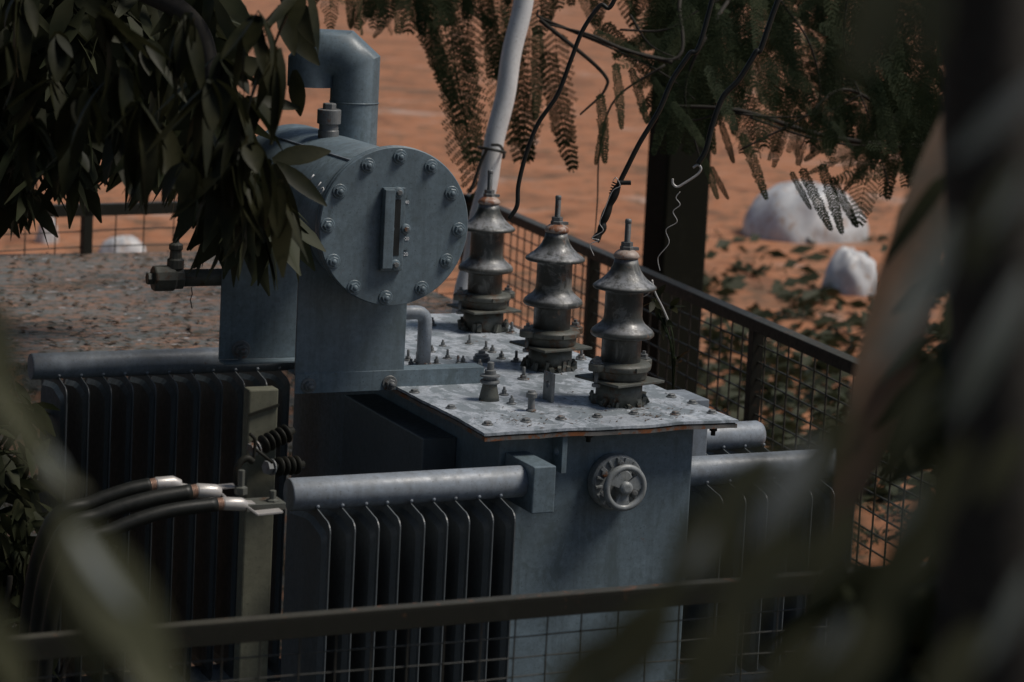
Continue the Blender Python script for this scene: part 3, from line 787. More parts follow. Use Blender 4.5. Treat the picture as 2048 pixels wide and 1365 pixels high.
# ================================================================== FENCES
ZR = 1.49
def fence_run(name, label, A, B, ztop, sx, sz, posts, rail_h=.040, zbot=.05, r=.0016, mrow=None, rail_w=.035):
    A = np.array(A, float); B = np.array(B, float); L = np.linalg.norm((B - A)[:2]); d = (B - A) / L; s = np.array([-d[1], d[0], 0])
    o = empty(name, (A[0], A[1], 0), label, "fence")
    m = MB(); c = (A + B) / 2
    m.box(c * [1, 1, 0] + [0, 0, ztop - .002], (L, rail_w, .004), [tuple(d), tuple(s), (0, 0, 1)])
    m.box(c * [1, 1, 0] + [0, 0, ztop - .004 - rail_h / 2] - s * (rail_w / 2 - .002) * 1, (L, .004, rail_h), [tuple(d), tuple(s), (0, 0, 1)])
    m.build("top_rail", M_rail, o, bevel=.0008)
    m = MB(); m.box(c * [1, 1, 0] + [0, 0, ztop + .0006], (L - .01, rail_w - .004, .0012), [tuple(d), tuple(s), (0, 0, 1)]); m.build("lit_rail_top", M_railtop, o)  # thin strip painting the bright line along the rail top
    m = MB(); m.box(c * [1, 1, 0] + [0, 0, zbot + .02], (L, .03, .03), [tuple(d), tuple(s), (0, 0, 1)]); m.build("bottom_rail", M_rail, o)
    for t in posts:
        m = MB(); p = A + d * t; m.box((p[0], p[1], ztop / 2 - .006), (.04, .04, ztop - .012), [tuple(d), tuple(s), (0, 0, 1)]); m.build("fence_post", M_rail, o, bevel=.001)
    m = MB(); nx_ = int(L / sx)
    for i in range(nx_ + 1):
        p = A + d * i * sx; j = random.gauss(0, .003)
        m.tube([(p[0] + j * d[0], p[1] + j * d[1], zbot), (p[0] + s[0] * random.gauss(0, .004), p[1] + s[1] * random.gauss(0, .004), (zbot + ztop) / 2), (p[0] - j * d[0], p[1] - j * d[1], ztop - .02)], r, 5, False)
    nz_ = int((ztop - zbot) / sz)
    for k in range(1, nz_ + 1):
        z = ztop - rail_h - k * sz
        if z < zbot: break
        ph = random.uniform(0, 6)
        m.tube([A * [1, 1, 0] + d * L * t / 24 + [0, 0, z + .0035 * math.sin(t * .9 + ph)] + s * .004 for t in range(25)], r, 5, False)
    m.build("wire_mesh", M_wire, o)
    return o
cor = onz(936, 388, ZR)
rgt = onz(1700, 716, ZR)
xf = (cor[0] + rgt[0]) / 2
yfF = 1.0
# front run: rail height found from the pixel line at the depth of its mesh
zf = 1.49
fa = onz(1035, 1190, zf)
YF = fa[1]
l0 = onz(200, 1262, zf); r0 = onz(1840, 1130, zf)
fence_run("wire_fence", "near dark steel fence with wire mesh in front of the transformer", (l0[0] - .8, l0[1], 0), (xf, r0[1] + (xf - r0[0]) * (r0[1] - l0[1]) / (r0[0] - l0[0]), 0), zf, .0735, .0415, [.02, 3.1], rail_h=.036, rail_w=.03, r=.0017)
Lr = cor[1] - YF
fence_run("wire_fence", "long dark mesh fence running away along the right of the bushings", (cor[0], cor[1], 0), (rgt[0] - (rgt[1] - YF) * (cor[0] - rgt[0]) / (cor[1] - rgt[1]), YF + .05, 0), ZR, .095, .057, [.03, cor[1] - onx(1172, 560, xf)[1], cor[1] - onx(1599, 720, xf)[1]], rail_h=.034, rail_w=.05, r=.0034)
lb = onz(50, 412, ZR); rb = onz(430, 402, ZR)
sl_ = (rb[1] - lb[1]) / (rb[0] - lb[0])
fence_run("wire_fence", "rear mesh fence with rusty rail beyond the concrete platform", (lb[0] - 2.0, lb[1] - 2.0 * sl_, 0), (cor[0] - .03, rb[1] + (cor[0] - .03 - rb[0]) * sl_, 0), ZR, .135, .070, [.02, 2.3, 4.2], rail_h=.045, rail_w=.04, r=.003)

# ================================================================== POLES AND WIRES
dpole = 8.3
pp = smooth_path([dep(1090, -220, dpole), dep(1046, 0, dpole), dep(1007, 200, dpole), dep(967, 400, dpole), dep(935, 560, dpole), dep(905, 700, dpole)])
d_ = unit(pp[-1] - pp[-5]); pp.append(pp[-1] + d_ * (pp[-1][2] - .0) / -d_[2])
b_ = np.array(pp[-1])
o = MB().tube([p + np.array([.004 * math.sin(i * .9), 0, 0]) for i, p in enumerate(pp)], [.0345] * len(pp), 20).build("leaning_pole", M_white, None, loc=(b_[0], b_[1], 0))
tag(o, "pale slender pole leaning behind the round gauge cover", "pole")
m = MB(); q = dep(984, 300, dpole - .05)
m.torus(q, unit(pp[10] - pp[2]), .046, .005, 30, 8)
m.tube(smooth_path([dep(975, 296, dpole - .06), dep(962, 325, dpole - .06), dep(950, 360, dpole - .06), dep(940, 385, dpole - .06)]), .006, 8)
m.tube(smooth_path([dep(982, 290, dpole - .07), dep(1000, 292, dpole - .07), dep(1008, 308, dpole - .07), dep(1006, 318, dpole - .07)]), .005, 8)
m.build("tied_rope", M_wire, o)
# dark post behind the side fence
dq = 11.0
t1, t0 = dep(1368, -150, dq), dep(1348, 800, dq)
o = MB().box(((t0[0] + t1[0]) / 2, (t0[1] + t1[1]) / 2, 2.4), (.225, .20, 4.8)).build("dark_post", M_pole, None, loc=((t0[0] + t1[0]) / 2, (t0[1] + t1[1]) / 2, 0), bevel=.012)
tag(o, "thick dark upright post behind the side fence, right of the bushings", "post")

def wire(path, d, r, label, mat=None, top=True):
    pts = [dep(px, py, dd) for (px, py), dd in zip(path, d if not np.isscalar(d) else [d] * len(path))]
    c = smooth_path(pts, 10)
    o = MB().tube(c, r, 10).build("hanging_wire", mat or M_black, None, loc=c[-1])
    tag(o, label, "wire", "wires hanging over the bushings"); return o
wire([(1500, -1200), (1330, -350), (1235, -15), (1200, 12), (1166, 60), (1142, 120), (1115, 190), (1076, 248), (1052, 310), (1037, 370), (1034, 412), (1018, 438)], 6.7, .0062, "black wire hanging in a curve to the first bushing")
w2 = wire([(1640, -1200), (1500, -350), (1410, 55), (1378, 110), (1345, 160), (1318, 222), (1280, 285), (1252, 340), (1236, 372)], 6.45, .0068, "black wire with a knotted frayed end above the third bushing")
m = MB()
m.tube(smooth_path([dep(1236, 372, 6.45), dep(1222, 405, 6.45), dep(1208, 440, 6.45), dep(1203, 460, 6.45), dep(1190, 482, 6.45)]), [.008 + .004 * abs(math.sin(i * .35)) for i in range(33)], 10)
m.tube(smooth_path([dep(1234, 366, 6.44), dep(1250, 366, 6.44), dep(1262, 366, 6.44)]), .0062, 8)
for k in range(5): m.torus(dep(1232 - k * 1.5, 368 + k * 5, 6.45), unit(RIGHT * .5 + UPV * (1 + .3 * k)), .010, .0018, 20, 5)
m.build("taped_joint", M_black, w2)
m = MB(); m.tube(smooth_path([dep(1226, 362, 6.43), dep(1232, 356, 6.43), dep(1240, 372, 6.43), dep(1224, 384, 6.43), dep(1206, 428, 6.43), dep(1199, 446, 6.43), dep(1206, 462, 6.43), dep(1184, 476, 6.43), dep(1198, 481, 6.43), dep(1180, 490, 6.43), dep(1188, 512, 6.43)]), .0013, 6); m.build("tie_wire", M_lug, w2)
w3 = wire([(1800, -1200), (1660, -350), (1535, 60), (1512, 105), (1478, 160), (1446, 195), (1425, 250), (1412, 300), (1396, 328)], 6.4, .0075, "black wire ending in a bare silver hook before the dark post")
m = MB(); m.tube(smooth_path([dep(1386, 336, 6.4), dep(1396, 330, 6.4), dep(1402, 338, 6.4), dep(1394, 350, 6.4), dep(1370, 366, 6.4), dep(1355, 374, 6.4), dep(1346, 368, 6.4), dep(1345, 358, 6.4)]), .0032, 8); m.build("wire_hook", M_lug, w3)
m = MB(); m.tube(smooth_path([dep(1360, 384, 6.4), dep(1352, 396, 6.4), dep(1360, 410, 6.4), dep(1346, 424, 6.4), dep(1354, 444, 6.4), dep(1332, 460, 6.4), dep(1338, 486, 6.4), dep(1318, 512, 6.4), dep(1316, 524, 6.4), dep(1320, 542, 6.4)]), .0012, 6); m.build("loose_strand", M_lug, w3)
# thin wire over the third bushing
m = MB(); m.tube(smooth_path([dep(1305, 565, 6.28), dep(1303, 580, 6.28), dep(1290, 592, 6.28), dep(1270, 596, 6.28)]), .0016, 6)
m.tube(smooth_path([dep(1304, 560, 6.28), dep(1310, 585, 6.28), dep(1325, 615, 6.28), dep(1336, 640, 6.28)]), .0025, 6)
tag(m.build("loose_wire", M_lug, None, loc=dep(1304, 562, 6.28)), "thin silver wire looped off the third bushing rim", "wire")

# ================================================================== BOULDERS
def boulder(cx_, cy_, wpx, hpx, label, seed, grp="pale stones on the orange ground", squash=1.0, flat=.7):
    rs = random.Random(seed); base = onz(cx_, cy_ + hpx / 2, 0.0); t = np.linalg.norm(base - CAM); w = wpx / F * t / 2; h = hpx / F * t
    m = MB(); nu, nv = 48, 24; vs = []
    cuts = []
    for _ in range(11):
        n_ = np.array([rs.gauss(0, 1), rs.gauss(0, 1), abs(rs.gauss(.3, .7))]); n_ /= np.linalg.norm(n_); cuts.append((n_, rs.uniform(.80, .96)))
    ph = [rs.uniform(0, 6.28) for _ in range(8)]
    for j in range(nv + 1):
        e = -.25 + (math.pi / 2 + .25) * (j / nv)
        for i in range(nu):
            a = 2 * math.pi * i / nu
            v = np.array([math.cos(e) * math.cos(a), math.cos(e) * math.sin(a), math.sin(e)])
            r_ = min([1.0] + [c_ / max(1e-3, v.dot(n_)) for n_, c_ in cuts if v.dot(n_) > .05])
            r_ *= 1 + .02 * math.sin(7 * a + 5 * e + ph[0]) + .015 * math.sin(13 * a - 9 * e + ph[1])
            vs.append((base[0] + w * 1.15 * r_ * v[0], base[1] + w + w * 1.1 * r_ * v[1], h * 1.15 * r_ * v[2]))
    m.add(vs, [(j * nu + i, j * nu + (i + 1) % nu, (j + 1) * nu + (i + 1) % nu, (j + 1) * nu + i) for j in range(nv) for i in range(nu)], True)
    o = m.build("boulder", M_stone, None, loc=(base[0], base[1] + w, 0)); tag(o, label, "stone", grp); return o
boulder(1668, 440, 225, 96, "largest white boulder on the ground at upper right", 1)
boulder(1730, 552, 110, 80, "white boulder lower right of the largest one", 2)
boulder(258, 505, 90, 42, "low white rounded stone seen through the rear fence mesh", 3)
boulder(98, 463, 40, 50, "small white stone at the far left behind the rear fence", 4)

# ================================================================== FOLIAGE
def leaf_faces(V, Fc, base, d, nrm, L, W, curl=.15, fold=.25, seg=5):
    """lance-shaped leaf, folded along the midrib and curling down"""
    d = unit(d); nrm = unit(nrm - d * np.dot(nrm, d)); s = np.cross(d, nrm); b0 = len(V)
    for i in range(seg + 1):
        t = i / seg; w = W * .5 * math.sin(math.pi * min(.995, t * .93 + .05)) ** .8 * (1.05 - .25 * t)
        c = base + d * L * t - nrm * curl * L * t * t
        V.append(c - s * w + nrm * fold * w); V.append(c); V.append(c + s * w + nrm * fold * w)
    for i in range(seg):
        a = b0 + i * 3; Fc.append((a, a + 1, a + 4, a + 3)); Fc.append((a + 1, a + 2, a + 5, a + 4))
def make_leaves(V, Fc, name, mat, parent):
    m = MB(); m.add(V, Fc, True); return m.build(name, mat, parent)
def rnd3(): v = rng.normal(size=3); return v / np.linalg.norm(v)

# --- mango-like tree hanging in at upper left
trunk_base = dep(-620, 900, 6.8); trunk_base[2] = 0
tree = empty("broadleaf_tree", trunk_base, "dark broadleaf tree with long drooping leaves filling the upper left", "tree")
tm = MB()
tb = np.array(trunk_base)
crown_c = dep(150, -250, 6.2)
tm.tube(smooth_path([tb, tb + [.05, 0, 1.2], dep(-480, 200, 6.6), dep(-300, -250, 6.4)]), [.16 - .003 * i for i in range(25)], 14)
limbs = [[(-300, -250, 6.4), (0, -180, 6.0), (250, -40, 5.6), (400, 60, 5.5), (430, 250, 5.45)],
         [(-300, -250, 6.4), (100, -300, 6.0), (450, -200, 5.5), (560, -40, 5.45), (600, 90, 5.4)],
         [(-480, 200, 6.6), (-200, 100, 6.6), (60, 130, 6.8), (250, 250, 7.0)],
         [(-480, 150, 6.6), (-150, -50, 7.0), (150, 0, 7.2), (330, 120, 7.4)]]
for l in limbs:
    pth = smooth_path([dep(*q) for q in l]); tm.tube(pth, [.045 * (1 - .75 * i / len(pth)) for i in range(len(pth))], 9)
tm.build("trunk", M_bark, tree)
V, Fc = [], []
def whorl(px, py, t, n, L, W=.042, spread=1.0, V=V, Fc=Fc):
    c = dep(px, py, t)
    for k in range(n):
        a = rng.uniform(0, 2 * math.pi)
        d = np.array([math.cos(a), math.sin(a), 0]) * spread * rng.uniform(.3, 1) + np.array([0, 0, -rng.uniform(.5, 1.6)])
        leaf_faces(V, Fc, c + rnd3() * .01, d, np.array([math.cos(a), math.sin(a), .8]) + rnd3() * .5, L * rng.uniform(.45, 1.3), W * rng.uniform(.55, 1.25), rng.uniform(-.1, .5), rng.uniform(.05, .4))
def aimed(px0, py0, px1, py1, t, W, tilt=0, V=V, Fc=Fc, dt=0, face=None, fold=.25):
    a, b_ = dep(px0, py0, t), dep(px1, py1, t + dt); d = b_ - a
    nrm = (BACK + UPV * .5) if face is None else np.array(face)
    leaf_faces(V, Fc, a, d, nrm + RIGHT * tilt, np.linalg.norm(d), W, .06, fold, 7)
for px, py in ((40, -20), (120, 60), (210, 20), (300, 80), (380, 20), (440, 120), (520, 20), (590, -20), (480, 200), (410, 260), (330, 170), (250, 130), (170, 190), (90, 140), (20, 90),
               (60, 240), (150, 280), (230, 240), (310, 260), (380, 330), (450, 330), (540, 110), (500, 290), (420, 180), (350, 40), (270, 200), (470, 320), (560, 360), (510, 350), (450, 290), (480, 250), (510, 200)):
    whorl(px + rng.uniform(-15, 15), py + rng.uniform(-15, 15), rng.uniform(4.4, 5.3), int(rng.integers(5, 10)), .14)
# key leaves seen in the photo
for (x0, y0, x1, y1, W) in ((545, 322, 662, 300, .052), (540, 325, 500, 470, .040), (548, 328, 602, 500, .044), (550, 326, 655, 410, .042), (542, 320, 470, 440, .036),
                           (548, 330, 560, 460, .03), (560, 40, 640, 130, .05), (590, 0, 635, 95, .05), (560, 10, 590, 110, .045), (455, 130, 545, 140, .055), (310, 222, 370, 224, .012),
                           (225, 290, 275, 235, .045), (300, 270, 320, 330, .034), (268, 250, 285, 330, .034), (500, 200, 605, 215, .034), (545, 150, 540, 260, .04), (350, 30, 365, 95, .03),
                           (200, 70, 250, 85, .02), (235, 120, 275, 175, .024), (400, 130, 408, 215, .022), (590, 140, 600, 235, .04)):
    aimed(x0, y0, x1, y1, rng.uniform(5.15, 5.3), W, rng.uniform(-.3, .3), dt=rng.uniform(-.03, .05))
make_leaves(V, Fc, "leaves", M_leaf, tree)
V2, F2 = [], []
k = 0
while k < 5200:
    px, py = rng.uniform(-420, 600), rng.uniform(-330, 440)
    if px > 440 and (py < 250 and px > 500 or px > 450 + (py - 200) * .55): continue
    low = 300 + 55 * math.sin(px * .021) + 40 * math.sin(px * .047 + 1) + (60 if px < 60 else 0)
    if px > 400: low = 470
    if 290 < px < 440 and py > 350: continue
    if px > 60 and py > low: continue
    if px <= 60 and py > 395: continue
    t = rng.uniform(6.1, 8.4) if px < 420 else rng.uniform(5.5, 5.8); c = dep(px, py, t); a = rng.uniform(0, 6.28)
    d = np.array([math.cos(a) * .6, math.sin(a) * .6, -rng.uniform(.2, 1.3)])
    leaf_faces(V2, F2, c, d, rnd3() + [0, 0, 1], rng.uniform(.12, .20), rng.uniform(.04, .06), .15, .2, 3); k += 1
make_leaves(V2, F2, "inner_crown", M_leafd, tree)

# --- feathery fronds (acacia-like) behind
def frond_template(L=.5, pairs=24, plen=.055, leafl=.0065, seed=0):
    rs = np.random.default_rng(seed); Vv, Ff = [], []
    def quad(a, b_, w, n):
        d = b_ - a; s = np.cross(d, n); s = s / (np.linalg.norm(s) + 1e-9) * w; k = len(Vv)
        Vv.extend([a - s * .4, a + s * .4, b_ + s, b_ - s]) ; Ff.append((k, k + 1, k + 2, k + 3))
    def bend(t): return np.array([L * t, 0, -.10 * L * t * t])
    for i in range(10): quad(bend(i / 10), bend((i + 1) / 10), .0022, np.array([0, 0, 1.0])); 
    for i in range(pairs):
        t = .06 + .93 * i / pairs; c = bend(t); sc_ = math.sin(math.pi * min(1, .18 + .80 * t)) ** .6
        for sg in (-1, 1):
            pl = plen * sc_ * rs.uniform(.85, 1.1); dr = unit([.55, sg * .83, rs.uniform(-.22, .12)])
            n = 10
            quad(c, c + dr * pl, .0009, np.array([0, 0, 1.0]))
            for j in range(n):
                q = c + dr * pl * (j + .6) / n
                for s2 in (-1, 1):
                    ld = unit(dr * .5 + unit(np.cross(dr, [0, 0, 1])) * s2 + np.array([0, 0, rs.uniform(-.3, .2)]))
                    quad(q, q + ld * leafl * rs.uniform(.8, 1.5), .0026, np.array([0, 0, 1.0]))
    return np.array(Vv), np.array(Ff)
TPL = [frond_template(seed=s, L=.5, plen=(.045, .065, .085, .055, .075)[s], pairs=(26, 24, 20, 22, 18)[s]) for s in range(5)]
def place_frond(Vs, Fs, cnt, base, d, up, s, k):
    Vt, Ft = TPL[k % 5]; d = unit(d); up = unit(up - d * np.dot(up, d)); y = np.cross(up, d)
    W_ = base + s * (Vt[:, :1] * d + Vt[:, 1:2] * y + Vt[:, 2:3] * up)
    Vs.append(W_); Fs.append(Ft + cnt[0]); cnt[0] += len(Vt)
def fronds(name, parent, items, mat=M_frond):
    Vs, Fs, cnt = [], [], [0]
    for it in items: place_frond(Vs, Fs, cnt, *it)
    m = MB(); m.v = [np.vstack(Vs)]; m.n = cnt[0]; m.f = [tuple(int(i) for i in f) for f in np.vstack(Fs)]; m.sm = [False] * len(m.f)
    return m.build(name, mat, parent)
ft_base = onz(1560, 250, 0); ft_base = dep(2600, 700, 10.0); ft_base[2] = 0
ft = empty("feathery_tree", ft_base, "feathery-leaved tree with hanging fronds across the top behind the bushings", "tree")
tm = MB(); fb = np.array(ft_base)
tm.tube(smooth_path([fb, fb + [0, 0, 2.0], dep(2500, -100, 9.6), dep(2250, -300, 9.2)]), [.15 - .003 * i for i in range(25)], 12)
branches = [[(2500, -100, 9.6), (2200, 260, 9.0), (1850, 292, 8.4), (1650, 272, 8.3), (1480, 222, 8.2), (1330, 212, 8.2)],
            [(2250, -300, 9.2), (1800, -120, 8.8), (1500, -60, 8.5), (1200, -40, 8.4), (900, -60, 8.4), (700, -80, 8.4)],
            [(1400, -60, 8.4), (1360, 0, 8.2), (1345, 120, 8.1), (1100, 44, 8.1), (1075, 20, 8.1)],
            [(1345, 125, 8.1), (1250, 100, 8.1), (1180, 70, 8.0), (1100, 50, 8.0)],
            [(1500, -60, 8.5), (1420, 60, 8.2), (1370, 180, 8.2), (1400, 320, 8.2)],
            [(1850, 292, 8.4), (1700, 180, 8.3), (1600, 240, 8.2), (1480, 300, 8.2)],
            [(1080, 40, 8.1), (1200, 140, 8.1), (1210, 180, 8.1), (1160, 230, 8.1)],
            [(1100, 45, 8.2), (1230, 100, 8.2), (1330, 150, 8.2), (1390, 200, 8.2)], [(1330, 130, 8.2), (1230, 200, 8.2), (1200, 300, 8.2), (1195, 400, 8.2), (1190, 470, 8.2)],
            [(1240, 60, 8.2), (1330, 60, 8.2), (1400, 20, 8.2), (1500, -30, 8.2)], [(1450, 225, 8.2), (1560, 235, 8.2), (1650, 225, 8.2), (1720, 190, 8.2)],
            [(1500, 235, 8.2), (1600, 270, 8.2), (1700, 290, 8.2), (1860, 295, 8.3)], [(1340, 210, 8.2), (1380, 240, 8.2), (1430, 230, 8.2), (1480, 215, 8.2)],
            [(1560, 0, 8.3), (1620, 90, 8.3), (1640, 200, 8.3), (1600, 300, 8.3)], [(1700, -40, 8.3), (1690, 100, 8.3), (1740, 240, 8.3), (1780, 380, 8.3)], [(1260, 30, 8.2), (1300, 90, 8.2), (1360, 120, 8.2)]]
for i, l in enumerate(branches):
    pth = smooth_path([dep(*q) for q in l]); r0_ = .03 if i == 1 else (.014 if i < 1 else (.008 if i < 7 else .0045))
    tm.tube(pth, [r0_ * (1 - .6 * k / len(pth)) for k in range(len(pth))], 7)
tm.build("trunk", M_bark, ft)
items = []
def hang(x0, y0, x1, y1, t, k, w=1.0):
    a, b_ = dep(x0, y0, t), dep(x1, y1, t + rng.uniform(-.05, .05)); d = b_ - a; L = np.linalg.norm(d)
    items.append((a, d, BACK + rnd3() * .5, L / .5, k))
for k, q in enumerate(((815, -30, 915, 215), (870, -20, 960, 330), (900, 60, 950, 400), (835, -60, 890, 160), (940, -30, 925, 260), (960, -60, 1000, 190), (1000, -60, 985, 160), (1060, 60, 1045, 330),
                       (1090, 90, 1145, 345), (1110, 50, 1125, 300), (1075, 40, 1080, 240), (900, -60, 940, 150), (985, 0, 1035, 290), (1020, 40, 1050, 330), (760, -80, 745, 60), (700, -80, 700, 55), (820, -80, 800, 70), (660, -90, 655, 60), (880, -80, 860, 80))):
    hang(*q, rng.uniform(8.8, 9.6), k)
for k in range(260):     # loose smaller sprays, every direction
    x = rng.uniform(1330, 1960); y = rng.uniform(-120, 330) if x > 1480 else rng.uniform(-120, 150)
    L = rng.uniform(70, 170); a = rng.uniform(-.4, 3.0); t_ = rng.uniform(8.2, 9.6)
    if y + L * math.sin(a) > (330 if x < 1740 else 420): continue
    p_, q_ = dep(x, y, t_), dep(x + L * math.cos(a), y + L * math.sin(a), t_ + rng.uniform(-.2, .2)); items.append((p_, q_ - p_, rnd3(), np.linalg.norm(q_ - p_) / .5, k))
for k in range(46):
    x = rng.uniform(600, 1330); y = rng.uniform(-140, -10); L = rng.uniform(80, 150); a = rng.uniform(.6, 2.5); t_ = rng.uniform(8.8, 9.6)
    p_, q_ = dep(x, y, t_), dep(x + L * math.cos(a), y + L * math.sin(a), t_); items.append((p_, q_ - p_, rnd3(), np.linalg.norm(q_ - p_) / .5, k))
for k in range(34):      # top edge fringe
    x = rng.uniform(620, 1300); hang(x, -150, x + rng.uniform(-60, 60), rng.uniform(-20, 75), rng.uniform(8.8, 9.6), k)
for k in range(200):     # right upper mass
    x = rng.uniform(1340, 1950); y = rng.uniform(-160, 190) ; L = rng.uniform(140, 230)
    a = rng.uniform(.3, 1.9) if x > 1500 else rng.uniform(.9, 2.4)
    y1 = min(y + L * abs(math.sin(a)), 310 if x < 1740 else 420); hang(x, y, x + L * math.cos(a) * .8, y1, rng.uniform(7.9, 9.2), k)
for k in range(60):      # lower right fringe
    x = rng.uniform(1560, 1900); y = rng.uniform(150, 250); hang(x, y, x + rng.uniform(-40, 60), y + (rng.uniform(60, 110) if x < 1740 else rng.uniform(100, 215)), rng.uniform(8.0, 8.8), k)
for q in ((1600, 330, 1660, 465), (1640, 320, 1690, 470), (1580, 340, 1620, 420), (1660, 350, 1715, 460), (1480, 260, 1540, 400), (1440, 240, 1470, 330), (1400, 300, 1440, 400), (1420, 330, 1455, 400),
          (1180, 60, 1320, 130), (1200, 40, 1340, 190), (1230, 120, 1250, 260), (1260, 130, 1300, 250), (1200, 180, 1215, 330), (1300, 150, 1370, 260), (1340, 200, 1420, 300), (1210, 240, 1190, 330), (1290, 60, 1370, 150)):
    hang(*q, rng.uniform(7.9, 8.3), int(q[0]))
fronds("fronds", ft, items)

# --- trees in front / around: dark trunk and big blurred leaves at right
rt_base = dep(2010, 1300, 2.4); rt_base[2] = 0
rt = empty("foreground_tree", rt_base, "very dark blurred tree trunk with broad leaves at the right edge", "tree")
tm = MB(); q0 = dep(2000, -700, 2.4)
tm.tube([rt_base, dep(2010, 1300, 2.4), dep(2008, 700, 2.4), dep(1995, 250, 2.4), dep(1998, -100, 2.4), q0], [.10, .07, .052, .055, .054, .05], 16)
tm.build("trunk", M_bark, rt)
V, Fc = [], []
def big(x0, y0, x1, y1, t, wpx, tilt=0.0, curl=.06, fold=.2):
    t = t * .72 if t < 2 else t
    a, b_ = dep(x0, y0, t), dep(x1, y1, t); d = b_ - a
    leaf_faces(V, Fc, a, d, BACK + UPV * .7 + RIGHT * tilt, np.linalg.norm(d), wpx / F * t, curl, fold, 8)
for q in ((1800, -80, 1700, 170, 1.5, 120, .2), (1880, -60, 1850, 150, 1.5, 80, -.2), (1700, 820, 1520, 1100, 1.5, 120, .8),
          (1480, 980, 1330, 1200, 1.6, 130, .6), (1600, 1060, 1420, 1260, 1.5, 120, .5), (1940, 880, 1810, 1110, 1.5, 95, .6),
          (1880, 1020, 1730, 1240, 1.6, 120, .5), (1340, 1190, 1170, 1410, 1.6, 130, .6), (1490, 1220, 1350, 1430, 1.5, 130, .5), (1640, 1260, 1500, 1450, 1.5, 120, .6), (1250, 1270, 1080, 1430, 1.6, 110, .5),
          (1770, 1220, 1640, 1440, 1.5, 110, .5), (2045, 860, 1960, 1010, 1.6, 70, .6), (2030, 330, 1930, 560, 1.5, 80, .3), (1560, 900, 1400, 1060, 1.5, 90, .4), (1960, 1250, 1850, 1440, 1.5, 100, .4),
          (1860, 760, 1760, 960, 1.6, 80, .3), (1720, 1010, 1600, 1200, 1.4, 110, .5)):
    big(*q)
make_leaves(V, Fc, "leaves", M_fgleaf, rt)
V, Fc = [], []
for q in ((2080, 150, 1900, 330, 1.45, 60, 1.2), (1905, 430, 1760, 760, 1.5, 135, 1.6), (2050, 540, 1910, 830, 1.45, 130, 1.6), (1630, 880, 1510, 1090, 1.4, 105, 1.5), (1990, 700, 1900, 860, 1.45, 50, 1.3), (1840, 960, 1770, 1090, 1.45, 50, 1.2), (2050, 340, 1975, 470, 1.4, 50, 1.3), (1420, 1060, 1370, 1160, 1.5, 40, 1.0), (1820, 560, 1790, 680, 1.4, 50, 1.3), (1700, 1230, 1640, 1330, 1.45, 45, 1.1), (2060, 1130, 1970, 1340, 1.4, 75, 1.2)):
    big(*q)
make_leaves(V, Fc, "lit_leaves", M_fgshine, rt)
V, Fc = [], []
for k in range(420):
    x, y = rng.uniform(1880, 2250), rng.uniform(300, 1500)
    if k % 3 == 0: x, y = rng.uniform(1690, 1950), rng.uniform(1120, 1450)
    t = rng.uniform(2.4, 3.2); a = rng.uniform(0, 6.28); c = dep(x, y, t)
    leaf_faces(V, Fc, c, np.array([math.cos(a), math.sin(a), -rng.uniform(.3, 1.4)]), rnd3() + [0, 0, 1], rng.uniform(.10, .16), rng.uniform(.035, .05), .15, .2, 3)
for k in range(60):
    x, y = rng.uniform(1740, 1900), rng.uniform(690, 840); t = rng.uniform(2.8, 3.3); a = rng.uniform(0, 6.28)
    leaf_faces(V, Fc, dep(x, y, t), np.array([math.cos(a) * .5, math.sin(a) * .5, -.6]), rnd3() + [0, 0, .5], .07, .035, .1, .2, 3)
make_leaves(V, Fc, "shaded_leaves", M_leafd, rt)
# long dry blade
V, Fc = [], []
big(1900, 225, 1680, 1110, 2.7, 150, .5, .05, .15)
make_leaves(V, Fc, "dry_leaf", M_dry, rt)["label"] = "long tan dry leaf hanging blurred before the side fence"
# bottom-left near plant
pb_ = dep(-250, 1700, 1.7); pb_[2] = 0
pl = empty("foreground_plant", pb_, "out of focus broad-leaved plant at the lower left corner", "plant")
m = MB(); m.tube(smooth_path([pb_, dep(-220, 1500, 1.7), dep(-150, 900, 1.7), dep(-30, 700, 1.35), dep(40, 860, 1.33), dep(100, 960, 1.3), dep(135, 1040, 1.27)]), [.008 - .0001 * i for i in range(49)], 8); m.build("stem", M_fgleaf, pl)
V, Fc = [], []
for q in ((130, 1035, 360, 1390, 1.5, 150, .15), (110, 1040, 215, 1400, 1.6, 95, -.3), (-30, 740, 120, 960, 1.7, 70, .1), (80, 935, 175, 985, 1.68, 34, .0), (95, 950, 140, 1040, 1.68, 34, .2),
          (-60, 560, 30, 800, 1.7, 90, .0), (-40, 1180, 60, 1420, 1.7, 80, .0), (250, 1300, 400, 1440, 1.7, 80, 0)):
    big(*q)
make_leaves(V, Fc, "leaves", M_fgleaf, pl)
V, Fc = [], []
for q in ((150, 1060, 270, 1220, 1.5, 60, 1.0), (90, 900, 130, 960, 1.6, 26, 1.0), (190, 1180, 235, 1290, 1.5, 40, 1.0)): big(*q)
make_leaves(V, Fc, "lit_leaves", M_fgshine, pl)

